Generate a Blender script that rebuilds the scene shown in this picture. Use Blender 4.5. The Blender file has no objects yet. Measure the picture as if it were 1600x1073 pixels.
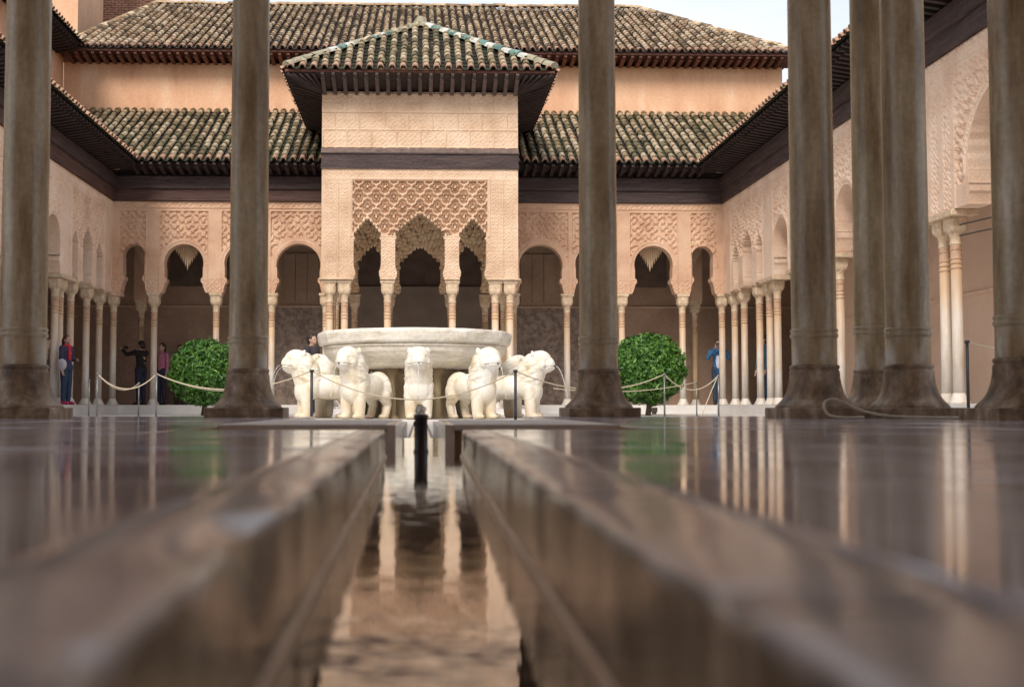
import bpy, bmesh, math, random
import numpy as np
from mathutils import Vector, Matrix, noise as mnoise
random.seed(7); np.random.seed(7)
R = math.radians; PI = math.pi
S = bpy.context.scene
C = S.collection

# ------------------------------------------------------------------ camera
EYE = 0.048
cam_d = bpy.data.cameras.new('camera'); cam = bpy.data.objects.new('camera', cam_d); C.objects.link(cam)
cam.location = (0, 0, EYE)
cam.rotation_euler = (R(90 + 3.02), 0, R(-1.6))
cam_d.sensor_width = 36; cam_d.lens = 42.08
cam_d.shift_x = 91.8 / 1600
cam_d.clip_start = 0.01; cam_d.clip_end = 2000
cam_d.dof.use_dof = True; cam_d.dof.focus_distance = 13.0; cam_d.dof.aperture_fstop = 6.0
S.camera = cam
# ------------------------------------------------------------------ world, sun, exposure
SUN_EL, SUN_AZ = 42, 198
w = bpy.data.worlds.new('World'); S.world = w; w.use_nodes = True
nt = w.node_tree; nt.nodes.clear()
wo = nt.nodes.new('ShaderNodeOutputWorld'); bg = nt.nodes.new('ShaderNodeBackground')
sky = nt.nodes.new('ShaderNodeTexSky'); sky.sky_type = 'NISHITA'; sky.sun_disc = False
sky.sun_elevation = R(SUN_EL); sky.sun_rotation = R(SUN_AZ); sky.dust_density = 2.5
tc = nt.nodes.new('ShaderNodeTexCoord'); mp = nt.nodes.new('ShaderNodeMapping'); mp.inputs['Scale'].default_value = (1, 1, 2.4)
nz = nt.nodes.new('ShaderNodeTexNoise'); nz.inputs['Scale'].default_value = 2.6; nz.inputs['Detail'].default_value = 7
cr = nt.nodes.new('ShaderNodeValToRGB'); cr.color_ramp.elements[0].position = .36; cr.color_ramp.elements[1].position = .62
cr.color_ramp.elements[0].color = (.5, .5, .5, 1); cr.color_ramp.elements[1].color = (.97, .97, .97, 1)
mx = nt.nodes.new('ShaderNodeMix'); mx.data_type = 'RGBA'
mx.inputs[7].default_value = (4.9, 5.0, 5.2, 1)
nt.links.new(tc.outputs['Generated'], mp.inputs[0]); nt.links.new(mp.outputs[0], nz.inputs['Vector'])
nt.links.new(nz.outputs['Fac'], cr.inputs[0]); nt.links.new(cr.outputs[0], mx.inputs[0])
nt.links.new(sky.outputs[0], mx.inputs[6]); nt.links.new(mx.outputs[2], bg.inputs[0])
bg.inputs[1].default_value = 0.10; nt.links.new(bg.outputs[0], wo.inputs[0])
sd = bpy.data.lights.new('sun', 'SUN'); sd.energy = 1.35; sd.angle = R(24); sd.color = (1, .92, .82)
so = bpy.data.objects.new('sun', sd); C.objects.link(so)
# a Nishita rotation of a puts the sun towards (sin a, cos a)
dv = Vector((math.sin(R(SUN_AZ)) * math.cos(R(SUN_EL)), math.cos(R(SUN_AZ)) * math.cos(R(SUN_EL)), math.sin(R(SUN_EL))))
so.rotation_euler = (-dv).to_track_quat('-Z', 'Y').to_euler()
so.location = (0, 0, 40)
S.view_settings.view_transform = 'Standard'; S.view_settings.look = 'None'
S.view_settings.exposure = 1.12; S.view_settings.gamma = 1; S.view_settings.use_curve_mapping = False
S.cycles.max_bounces = 8; S.cycles.diffuse_bounces = 5; S.cycles.glossy_bounces = 4
S.cycles.sample_clamp_indirect = 4

# ------------------------------------------------------------------ materials
def mat(name, stops, scale=(3, 3, 3), rough=.8, bump=0, bscale=30, rnd=0, spec=.5, detail=6, island=False,
        fine=0, metal=0, extra=None):
    """stops: list of (pos, rgb) run through a noise in world position; rnd: brightness spread per object"""
    m = bpy.data.materials.new(name); m.use_nodes = True
    t = m.node_tree; N = t.nodes; L = t.links
    b = N['Principled BSDF']; b.inputs['Roughness'].default_value = rough
    b.inputs['Specular IOR Level'].default_value = spec; b.inputs['Metallic'].default_value = metal
    g = N.new('ShaderNodeNewGeometry'); mpn = N.new('ShaderNodeMapping'); mpn.inputs['Scale'].default_value = scale
    L.new(g.outputs['Position'], mpn.inputs[0])
    n1 = N.new('ShaderNodeTexNoise'); n1.inputs['Scale'].default_value = 1; n1.inputs['Detail'].default_value = detail
    n1.inputs['Roughness'].default_value = .62
    oi = N.new('ShaderNodeObjectInfo')
    vec = mpn.outputs[0]
    if rnd:
        ad = N.new('ShaderNodeVectorMath'); ad.operation = 'ADD'
        sc = N.new('ShaderNodeVectorMath'); sc.operation = 'SCALE'; sc.inputs[0].default_value = (37, 11, 23)
        L.new(oi.outputs['Random'], sc.inputs['Scale']); L.new(vec, ad.inputs[0]); L.new(sc.outputs[0], ad.inputs[1])
        vec = ad.outputs[0]
    L.new(vec, n1.inputs['Vector'])
    ramp = N.new('ShaderNodeValToRGB'); e = ramp.color_ramp.elements
    e[0].position, e[0].color = stops[0][0], (*stops[0][1], 1)
    e[1].position, e[1].color = stops[-1][0], (*stops[-1][1], 1)
    for p, c in stops[1:-1]:
        x = e.new(p); x.color = (*c, 1)
    fac = n1.outputs['Fac']
    if island:      # every piece its own place on the ramp
        ma = N.new('ShaderNodeMath'); ma.operation = 'ADD'; L.new(g.outputs['Random Per Island'], ma.inputs[0]); L.new(oi.outputs['Random'], ma.inputs[1])
        fr = N.new('ShaderNodeMath'); fr.operation = 'FRACT'; L.new(ma.outputs[0], fr.inputs[0])
        mi = N.new('ShaderNodeMix'); mi.inputs[0].default_value = .45
        L.new(n1.outputs['Fac'], mi.inputs[2]); L.new(fr.outputs[0], mi.inputs[3]); fac = mi.outputs[0]
    L.new(fac, ramp.inputs[0]); col = ramp.outputs[0]
    if rnd and not island:
        hv = N.new('ShaderNodeHueSaturation'); mr = N.new('ShaderNodeMapRange')
        mr.inputs[3].default_value = 1 - rnd; mr.inputs[4].default_value = 1 + rnd
        L.new(oi.outputs['Random'], mr.inputs[0]); L.new(mr.outputs[0], hv.inputs['Value']); L.new(col, hv.inputs['Color']); col = hv.outputs[0]
    if fine:
        n3 = N.new('ShaderNodeTexNoise'); n3.inputs['Scale'].default_value = bscale * .7; n3.inputs['Detail'].default_value = 3
        L.new(g.outputs['Position'], n3.inputs['Vector'])
        hv = N.new('ShaderNodeHueSaturation'); mr = N.new('ShaderNodeMapRange'); mr.inputs[1].default_value = .3; mr.inputs[2].default_value = .7
        mr.inputs[3].default_value = 1 - fine; mr.inputs[4].default_value = 1 + fine
        L.new(n3.outputs['Fac'], mr.inputs[0]); L.new(mr.outputs[0], hv.inputs['Value']); L.new(col, hv.inputs['Color']); col = hv.outputs[0]
    if extra: col = extra(N, L, g, col, b)
    L.new(col, b.inputs['Base Color'])
    if bump:
        n2 = N.new('ShaderNodeTexNoise'); n2.inputs['Scale'].default_value = bscale; n2.inputs['Detail'].default_value = 4
        L.new(g.outputs['Position'], n2.inputs['Vector'])
        bp = N.new('ShaderNodeBump'); bp.inputs['Strength'].default_value = 1; bp.inputs['Distance'].default_value = bump
        L.new(n2.outputs['Fac'], bp.inputs['Height']); L.new(bp.outputs[0], b.inputs['Normal'])
    return m

def zfade(rgb, z0, z1, s=1.0):
    """weathering tint that grows between two heights, broken up by noise"""
    def f(N, L, g, col, b):
        sp = N.new('ShaderNodeSeparateXYZ'); L.new(g.outputs['Position'], sp.inputs[0])
        n = N.new('ShaderNodeTexNoise'); n.inputs['Scale'].default_value = 2.5; n.inputs['Detail'].default_value = 4
        L.new(g.outputs['Position'], n.inputs['Vector'])
        a = N.new('ShaderNodeMath'); a.operation = 'MULTIPLY_ADD'; a.inputs[1].default_value = (z1 - z0) * 1.2; L.new(n.outputs['Fac'], a.inputs[0]); L.new(sp.outputs[2], a.inputs[2])
        mr = N.new('ShaderNodeMapRange'); mr.inputs[1].default_value = z0 + (z1 - z0) * .6; mr.inputs[2].default_value = z1 + (z1 - z0) * .6
        mr.inputs[3].default_value = 0; mr.inputs[4].default_value = s; L.new(a.outputs[0], mr.inputs[0])
        m = N.new('ShaderNodeMix'); m.data_type = 'RGBA'; m.inputs[7].default_value = (*rgb, 1)
        L.new(mr.outputs[0], m.inputs[0]); L.new(col, m.inputs[6]); return m.outputs[2]
    return f

M = {}
M['stucco'] = mat('stucco', [(.28, (.53, .355, .24)), (.5, (.66, .475, .335)), (.72, (.75, .575, .43))], (1.6, 1.6, 1.6), .9, .004, 45, fine=.10)
M['stucco_pink'] = mat('stucco_pink', [(.28, (.50, .30, .20)), (.5, (.63, .41, .28)), (.72, (.71, .51, .37))], (1.3, 1.3, 1.3), .9, .004, 45, fine=.10)
M['stucco_side'] = mat('stucco_side', [(.28, (.66, .45, .325)), (.5, (.80, .59, .445)), (.72, (.86, .69, .55))], (1.5, 1.5, 1.5), .9, .003, 60, fine=.12)
M['plaster'] = mat('plaster', [(.28, (.50, .28, .17)), (.42, (.66, .38, .235)), (.55, (.71, .43, .27)), (.72, (.77, .56, .40))], (1.3, 1.3, .45), .92, .004, 20, fine=.07, detail=10)
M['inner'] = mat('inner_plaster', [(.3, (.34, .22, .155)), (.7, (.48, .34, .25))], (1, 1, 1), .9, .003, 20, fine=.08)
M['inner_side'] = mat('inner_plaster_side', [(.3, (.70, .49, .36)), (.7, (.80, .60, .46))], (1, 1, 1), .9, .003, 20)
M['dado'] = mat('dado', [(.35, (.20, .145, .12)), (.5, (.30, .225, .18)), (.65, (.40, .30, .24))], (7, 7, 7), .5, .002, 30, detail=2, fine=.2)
M['dark_wood'] = mat('dark_wood', [(.3, (.020, .012, .011)), (.7, (.052, .030, .027))], (6, 6, 14), .75, .004, 30, rnd=.2)
M['beam_wood'] = mat('beam_wood', [(.3, (.028, .015, .015)), (.5, (.05, .03, .029)), (.7, (.095, .06, .055))], (1.5, 1.5, 20), .7, .02, 16, rnd=.1)
M['rafter_wood'] = mat('rafter_wood', [(.3, (.06, .042, .038)), (.7, (.14, .10, .092))], (6, 6, 14), .75, .004, 30, rnd=.25)
M['beam_red'] = mat('beam_red_wood', [(.3, (.045, .020, .016)), (.7, (.13, .062, .050))], (1.5, 1.5, 20), .7, .02, 16)
M['stucco_inner'] = mat('stucco_inner', [(.28, (.66, .46, .29)), (.5, (.78, .60, .41)), (.72, (.84, .70, .52))], (1.6, 1.6, 1.6), .9, .004, 45)  # paler copy of the stucco, making up in colour for dim light inside
M['red_wood'] = mat('red_wood', [(.3, (.085, .030, .022)), (.7, (.19, .075, .05))], (5, 5, 12), .75, .004, 30, rnd=.25)
M['pale_wood'] = mat('pale_wood', [(.3, (.10, .065, .055)), (.7, (.22, .16, .14))], (6, 6, 12), .75, .004, 30, rnd=.2)
M['tile'] = mat('tile', [(.20, (.05, .04, .025)), (.33, (.16, .11, .06)), (.44, (.33, .21, .12)), (.55, (.46, .34, .21)), (.66, (.58, .47, .33)), (.82, (.42, .22, .13))],
                (5, 5, 5), .85, .006, 40, island=True, fine=.25)
M['tile_moss'] = mat('tile_moss', [(.17, (.045, .048, .02)), (.30, (.14, .12, .06)), (.44, (.27, .20, .11)), (.54, (.40, .31, .19)), (.66, (.54, .45, .31)), (.84, (.36, .19, .11))],
                     (5, 5, 5), .85, .006, 40, island=True, fine=.25)
M['channel'] = mat('channel', [(.35, (.012, .009, .006)), (.65, (.045, .028, .018))], (4, 4, 4), .9)
M['channel_moss'] = mat('channel_moss', [(.38, (.012, .009, .006)), (.54, (.018, .018, .008)), (.68, (.022, .045, .012))], (1.2, 1.2, 1.2), .9)
M['tile_eave'] = mat('tile_eave', [(.3, (.36, .19, .12)), (.7, (.56, .37, .25))], (9, 9, 9), .85, .004, 40, rnd=.15)
M['glaze_white'] = mat('glaze_white', [(.3, (.45, .45, .40)), (.7, (.68, .68, .62))], (6, 6, 6), .35, rnd=.1)
M['glaze_green'] = mat('glaze_green', [(.3, (.06, .14, .11)), (.7, (.18, .30, .26))], (6, 6, 6), .35, rnd=.15)
M['ridge_stone'] = mat('ridge_stone', [(.3, (.22, .21, .14)), (.7, (.42, .38, .28))], (6, 6, 6), .9, .005, 30)
M['brick'] = mat('brick', [(.3, (.28, .14, .10)), (.7, (.46, .28, .20))], (4, 4, 9), .9, .01, 14, fine=.2, rnd=.12)
M['old_marble'] = mat('old_marble', [(.26, (.16, .105, .055)), (.40, (.31, .235, .14)), (.50, (.42, .34, .22)), (.60, (.51, .435, .30)), (.72, (.68, .62, .50))],
                      (10, 10, 1.7), .27, .0012, 60, fine=.10, detail=5,
                      extra=zfade((.20, .13, .08), .30, .08, .55))
M['base_marble'] = mat('base_marble', [(.32, (.09, .056, .034)), (.46, (.21, .145, .09)), (.56, (.31, .225, .145)), (.72, (.52, .44, .35))],
                       (14, 14, 9), .5, .0025, 50, fine=.15, detail=8)
M['col_marble'] = mat('col_marble', [(.3, (.52, .44, .36)), (.5, (.66, .60, .53)), (.7, (.76, .73, .69))], (7, 7, 1.6), .5, .001, 30, rnd=.06,
                      extra=zfade((.62, .40, .22), .7, 2.3, .9))
M['capital'] = mat('capital_marble', [(.3, (.50, .35, .22)), (.7, (.74, .60, .44))], (9, 9, 9), .7, .004, 40, fine=.15)
M['band'] = mat('band', [(.3, (.44, .26, .16)), (.7, (.64, .45, .31))], (9, 9, 9), .7)
M['gold_col'] = mat('inner_column', [(.3, (.40, .27, .14)), (.7, (.55, .40, .24))], (7, 7, 2), .6, .002, 30)
M['lion'] = mat('lion_marble', [(.28, (.60, .47, .30)), (.40, (.76, .67, .52)), (.5, (.83, .78, .68)), (.66, (.87, .85, .80))], (5, 5, 2.6), .55, .003, 60, rnd=.04, fine=.09, extra=zfade((.66, .50, .30), .25, -.16, .6))
M['basin'] = mat('basin_marble', [(.3, (.52, .46, .36)), (.5, (.74, .70, .62)), (.7, (.84, .82, .77))], (2.5, 2.5, 14), .5, .004, 30, fine=.10)
M['support'] = mat('support_stone', [(.3, (.22, .16, .09)), (.7, (.42, .34, .22))], (5, 5, 3), .7, .003, 30)
def slab_extra(N, L, g, col, b):
    n = N.new('ShaderNodeTexNoise'); n.inputs['Scale'].default_value = 5; n.inputs['Detail'].default_value = 5
    L.new(g.outputs['Position'], n.inputs['Vector'])
    mr = N.new('ShaderNodeMapRange'); mr.inputs[1].default_value = .35; mr.inputs[2].default_value = .7; mr.inputs[3].default_value = .05; mr.inputs[4].default_value = .17
    L.new(n.outputs['Fac'], mr.inputs[0]); L.new(mr.outputs[0], b.inputs['Roughness']); return col
M['floor'] = mat('polished_marble', [(.32, (.34, .325, .36)), (.5, (.53, .515, .565)), (.64, (.68, .67, .72))], (5, 1.6, 5), .08, .00006, 30, rnd=.10, spec=.55, extra=slab_extra)
M['kerb'] = mat('kerb_marble', [(.3, (.36, .33, .33)), (.5, (.54, .50, .50)), (.7, (.72, .69, .69))], (9, 5, 9), .15, .0006, 120, rnd=.08, fine=.08)
M['channel_wall'] = mat('channel_wall', [(.3, (.06, .038, .022)), (.5, (.12, .082, .052)), (.7, (.19, .14, .095))], (7, 5, 16), .38, .0006, 90, fine=.12)
M['wet_highlight'] = mat('wet_highlight', [(.3, (.68, .50, .34)), (.7, (.88, .74, .58))], (9, 9, 9), .3, .0005, 90)  # pale colour stands in for the bright wet line
M['rust'] = mat('stained_stone', [(.3, (.22, .12, .05)), (.7, (.45, .29, .16))], (25, 25, 25), .6, .001, 80)
M['white_marble'] = mat('white_marble', [(.3, (.56, .53, .50)), (.7, (.74, .73, .71))], (1.2, 1.2, 1.2), .3, .0005, 20, rnd=.05)
M['grey_marble'] = mat('sill_marble', [(.3, (.68, .62, .54)), (.7, (.84, .80, .74))], (20, 20, 20), .14, .0005, 80)
M['rim_marble'] = mat('rim_marble', [(.3, (.60, .54, .48)), (.7, (.80, .76, .71))], (8, 8, 8), .6, .0008, 60, spec=.25)
M['earth'] = mat('earth', [(.3, (.10, .08, .06)), (.7, (.20, .16, .12))], (1, 1, 1), .95)
M['bronze'] = mat('dark_bronze', [(.3, (.012, .008, .010)), (.7, (.04, .028, .028))], (60, 60, 60), .35, .001, 200)
M['steel'] = mat('brushed_steel', [(.3, (.16, .16, .16)), (.7, (.24, .23, .23))], (9, 9, 9), .4, metal=.7)
M['post_dark'] = mat('dark_post', [(.3, (.03, .03, .035)), (.7, (.06, .06, .07))], (9, 9, 9), .45)
M['rope'] = mat('rope', [(.3, (.48, .40, .28)), (.7, (.66, .57, .43))], (60, 60, 60), .9)
M['cable'] = mat('cable', [(.3, (.42, .36, .28)), (.7, (.55, .49, .40))], (40, 40, 40), .6)
M['iron'] = mat('iron', [(.3, (.02, .017, .015)), (.7, (.05, .04, .035))], (20, 20, 20), .5)
M['leaf'] = mat('leaf', [(.2, (.016, .060, .008)), (.5, (.045, .145, .014)), (.8, (.14, .28, .035))], (7, 7, 7), .42, island=True)
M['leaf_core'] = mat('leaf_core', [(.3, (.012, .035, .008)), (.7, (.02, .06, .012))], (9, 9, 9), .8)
M['bark'] = mat('bark', [(.3, (.06, .04, .025)), (.7, (.13, .09, .06))], (20, 20, 5), .9)
M['painted_dark'] = mat('painted_interior_shade', [(.3, (.12, .085, .068)), (.7, (.19, .14, .11))], (3, 3, 3), .9)  # darkness of unlit interiors put into the colour
M['screen'] = mat('door_screen', [(.3, (.26, .20, .165)), (.7, (.36, .29, .24))], (2, 2, 2), .7)
def plain(n, c, r=.8): return mat(n, [(.3, tuple(x * .8 for x in c)), (.7, c)], (12, 12, 12), r)
M['skin'] = plain('skin', (.55, .33, .24), .55)

def water_mat(name, rgb, bump, scale):
    m = mat(name, [(.3, rgb), (.7, tuple(x * 1.6 for x in rgb))], (9, 3, 9), .015)
    N = m.node_tree.nodes; L = m.node_tree.links; b = N['Principled BSDF']
    b.inputs['IOR'].default_value = 1.38; b.inputs['Coat Weight'].default_value = .9; b.inputs['Coat Roughness'].default_value = .01
    b.inputs['Coat IOR'].default_value = 1.4
    g = N.new('ShaderNodeNewGeometry'); mp_ = N.new('ShaderNodeMapping'); mp_.inputs['Scale'].default_value = scale
    n = N.new('ShaderNodeTexNoise'); n.inputs['Scale'].default_value = 1; n.inputs['Detail'].default_value = 2.5
    L.new(g.outputs['Position'], mp_.inputs[0]); L.new(mp_.outputs[0], n.inputs['Vector'])
    bp = N.new('ShaderNodeBump'); bp.inputs['Distance'].default_value = bump; L.new(n.outputs['Fac'], bp.inputs['Height'])
    L.new(bp.outputs[0], b.inputs['Normal']); L.new(bp.outputs[0], b.inputs['Coat Normal']); return m
M['water'] = water_mat('water', (.10, .066, .045), .0005, (20, 30, 1))
M['foam'] = mat('foam', [(.3, (.80, .80, .80)), (.7, (.88, .88, .88))], (9, 9, 9), .5)
M['clear_water'] = bpy.data.materials.new('clear_water'); M['clear_water'].use_nodes = True
_b = M['clear_water'].node_tree.nodes['Principled BSDF']
_b.inputs['Base Color'].default_value = (.95, .97, .98, 1); _b.inputs['Transmission Weight'].default_value = .8; _b.inputs['Roughness'].default_value = .12; _b.inputs['IOR'].default_value = 1.33

# ------------------------------------------------------------------ object helpers
def link(name, me, parent=None, mt=None, loc=None, mw=None):
    o = bpy.data.objects.new(name, me); C.objects.link(o)
    if mt is not None and len(me.materials) == 0: me.materials.append(mt)
    if parent is not None: o.parent = parent
    if mw is not None: o.matrix_basis = mw
    if loc is not None: o.location = loc
    return o
def tag(o, label=None, cat=None, group=None, kind=None):
    if label: o['label'] = label
    if cat: o['category'] = cat
    if group: o['group'] = group
    if kind: o['kind'] = kind
    return o
def empty(name, loc, label, cat, group=None, rz=0):
    o = bpy.data.objects.new(name, None); C.objects.link(o); o.location = loc; o.rotation_euler.z = rz
    o.empty_display_size = .2
    return tag(o, label, cat, group)
def smooth(me, on=True):
    me.polygons.foreach_set('use_smooth', [on] * len(me.polygons)); return me
def from_bm(bm, name='m', sm=False):
    me = bpy.data.meshes.new(name); bm.to_mesh(me); bm.free()
    if sm: smooth(me)
    return me
def boxbm(bm, x0, x1, y0, y1, z0, z1, bev=0):
    vs = [bm.verts.new(p) for p in ((x0, y0, z0), (x1, y0, z0), (x1, y1, z0), (x0, y1, z0), (x0, y0, z1), (x1, y0, z1), (x1, y1, z1), (x0, y1, z1))]
    fs = [bm.faces.new([vs[i] for i in q]) for q in ((0, 3, 2, 1), (4, 5, 6, 7), (0, 1, 5, 4), (1, 2, 6, 5), (2, 3, 7, 6), (3, 0, 4, 7))]
    if bev:
        es = list({e for f in fs for e in f.edges})
        bmesh.ops.bevel(bm, geom=es, offset=bev, segments=2, profile=.6, affect='EDGES')
def box_me(x0, x1, y0, y1, z0, z1, bev=0):
    bm = bmesh.new(); boxbm(bm, x0, x1, y0, y1, z0, z1, bev); return from_bm(bm)
def box(name, parent, mt, x0, x1, y0, y1, z0, z1, bev=0):
    return link(name, box_me(x0, x1, y0, y1, z0, z1, bev), parent, mt)
def lathe_bm(bm, prof, seg=24, cx=0, cy=0, rf=None):
    rings = []
    for r, z in prof:
        rings.append([bm.verts.new((cx + r * (rf(2 * PI * i / seg) if rf else 1) * math.cos(2 * PI * i / seg), cy + r * (rf(2 * PI * i / seg) if rf else 1) * math.sin(2 * PI * i / seg), z)) for i in range(seg)])
    for a, b in zip(rings, rings[1:]):
        for i in range(seg):
            bm.faces.new((a[i], a[(i + 1) % seg], b[(i + 1) % seg], b[i]))
    bm.faces.new(list(reversed(rings[0]))); bm.faces.new(rings[-1])
def lathe(prof, seg=24, rf=None, sm=True):
    bm = bmesh.new(); lathe_bm(bm, prof, seg, rf=rf); return from_bm(bm, sm=sm)
def tube_bm(bm, pts, r, seg=8):
    pts = [Vector(p) for p in pts]; rings = []
    for i, p in enumerate(pts):
        d = (pts[min(i + 1, len(pts) - 1)] - pts[max(i - 1, 0)]).normalized()
        a = Vector((0, 0, 1)) if abs(d.z) < .9 else Vector((1, 0, 0))
        u = d.cross(a).normalized(); v = d.cross(u)
        rr = r[i] if isinstance(r, (list, tuple)) else r
        rings.append([bm.verts.new(p + (u * math.cos(2 * PI * k / seg) + v * math.sin(2 * PI * k / seg)) * rr) for k in range(seg)])
    for a, b in zip(rings, rings[1:]):
        for k in range(seg): bm.faces.new((a[k], a[(k + 1) % seg], b[(k + 1) % seg], b[k]))
    bm.faces.new(rings[0]); bm.faces.new(list(reversed(rings[-1])))
def tube(pts, r, seg=8):
    bm = bmesh.new(); tube_bm(bm, pts, r, seg); bmesh.ops.recalc_face_normals(bm, faces=bm.faces); return from_bm(bm, sm=True)
def mesh_py(V, F, name='m'):
    me = bpy.data.meshes.new(name); me.from_pydata(V, [], F); me.update(); return me

# remeshed body from tapered capsules and ellipsoids
def capsule(bm, a, b, ra, rb, seg=12):
    a, b = Vector(a), Vector(b); n = 6; d = b - a; L = d.length
    if L < 1e-5: d = Vector((0, 0, 1))
    q = d.to_track_quat('Z', 'Y'); rings = []
    for i in range(1, n): t = PI * .5 * i / n; rings.append((-ra * math.cos(t), ra * math.sin(t)))
    rings.append((0, ra)); rings.append((L, rb))
    for i in range(1, n): t = PI * .5 * i / n; rings.append((L + rb * math.sin(t), rb * math.cos(t)))
    vs = []
    for z, r in rings: vs.append([bm.verts.new(a + q @ Vector((r * math.cos(2 * PI * k / seg), r * math.sin(2 * PI * k / seg), z))) for k in range(seg)])
    for x, y in zip(vs, vs[1:]):
        for k in range(seg): bm.faces.new((x[k], x[(k + 1) % seg], y[(k + 1) % seg], y[k]))
    bm.faces.new(list(reversed(vs[0]))); bm.faces.new(vs[-1])
def ellip(bm, c, r, rot=None):
    g = bmesh.ops.create_icosphere(bm, subdivisions=3, radius=1)
    mw = Matrix.Translation(c) @ (rot.to_matrix().to_4x4() if rot else Matrix.Identity(4)) @ Matrix.Diagonal((*r, 1))
    bmesh.ops.transform(bm, matrix=mw, verts=g['verts'])
def remesh(bm, voxel, sm=6, fac=.5):
    me = from_bm(bm); o = bpy.data.objects.new('tmp', me); C.objects.link(o)
    a = o.modifiers.new('r', 'REMESH'); a.mode = 'VOXEL'; a.voxel_size = voxel
    if sm: b = o.modifiers.new('s', 'SMOOTH'); b.iterations = sm; b.factor = fac
    dg = bpy.context.evaluated_depsgraph_get(); dg.update()
    out = bpy.data.meshes.new_from_object(o.evaluated_get(dg))
    bpy.data.objects.remove(o); return smooth(out)

# ------------------------------------------------------------------ implicit facade with arched openings and carved relief
def sdf_poly(px, pz, poly):
    P = np.array(poly); Q = np.roll(P, -1, axis=0)
    d2 = np.full(px.shape, 1e9); inside = np.zeros(px.shape, bool); gx = np.zeros(px.shape); gz = np.zeros(px.shape)
    for (ax, az), (bx, bz) in zip(P, Q):
        ex, ez = bx - ax, bz - az; L2 = ex * ex + ez * ez + 1e-12
        t = np.clip(((px - ax) * ex + (pz - az) * ez) / L2, 0, 1)
        qx, qz = ax + t * ex, az + t * ez
        dd = (px - qx) ** 2 + (pz - qz) ** 2; m = dd < d2
        d2 = np.where(m, dd, d2); gx = np.where(m, qx, gx); gz = np.where(m, qz, gz)
        c = ((az > pz) != (bz > pz)) & (px < (bx - ax) * (pz - az) / (bz - az + 1e-12) + ax)
        inside ^= c
    return np.sqrt(d2), inside, gx, gz
def facade(name, parent, mt, U0, U1, Z0, Z1, cell, openings, relief, thick, place, sm=False):
    nu = int(round((U1 - U0) / cell)); nzc = int(round((Z1 - Z0) / cell))
    uu, zz = np.meshgrid(np.linspace(U0, U1, nu + 1), np.linspace(Z0, Z1, nzc + 1), indexing='ij')
    ins = np.zeros(uu.shape, bool); su, sz = uu.copy(), zz.copy()
    for poly in openings:
        P = np.array(poly); a, b = P.min(0) - 3 * cell, P.max(0) + 3 * cell
        i0, i1 = np.searchsorted(uu[:, 0], a[0]), np.searchsorted(uu[:, 0], b[0])
        if i1 <= i0: continue
        d, i, gx, gz = sdf_poly(uu[i0:i1], zz[i0:i1], poly)
        near = i & (d < cell * 1.6)
        su[i0:i1] = np.where(near, gx, su[i0:i1]); sz[i0:i1] = np.where(near, np.clip(gz, Z0, Z1), sz[i0:i1])
        ins[i0:i1] |= i
    keep = ~(ins[:-1, :-1] & ins[1:, :-1] & ins[:-1, 1:] & ins[1:, 1:])
    D = relief(uu, zz)
    D = np.where(ins, np.minimum(D, 0) * 0, D)
    idx = np.arange(uu.size).reshape(uu.shape)
    F = np.stack([idx[:-1, :-1], idx[1:, :-1], idx[1:, 1:], idx[:-1, 1:]], -1)[keep]
    V = [place(a, b, c) for a, b, c in zip(su.ravel(), D.ravel(), sz.ravel())]
    # reveal of every opening
    kp = np.pad(keep, 1)
    nV = len(V); back = {}; F = F.tolist()
    def bk(i):
        if i not in back:
            back[i] = len(V); V.append(place(su.ravel()[i], -thick, sz.ravel()[i]))
        return back[i]
    for i in range(nu):
        for j in range(nzc):
            if keep[i, j]: continue
            if i > 0 and keep[i - 1, j]: a, b = idx[i, j], idx[i, j + 1]; F.append([a, b, bk(b), bk(a)])
            if i < nu - 1 and keep[i + 1, j]: a, b = idx[i + 1, j + 1], idx[i + 1, j]; F.append([a, b, bk(b), bk(a)])
            if j < nzc - 1 and keep[i, j + 1]: a, b = idx[i, j + 1], idx[i + 1, j + 1]; F.append([a, b, bk(b), bk(a)])
    for i in range(nu):       # underside
        if keep[i, 0]: a, b = idx[i, 0], idx[i + 1, 0]; F.append([a, b, bk(b), bk(a)])
    me = mesh_py(V, F, name); used = np.zeros(len(V), bool)
    bm = bmesh.new(); bm.from_mesh(me); bmesh.ops.delete(bm, geom=[v for v in bm.verts if not v.link_faces], context='VERTS')
    bm.to_mesh(me); bm.free()
    return link(name, me, parent, mt)

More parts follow.
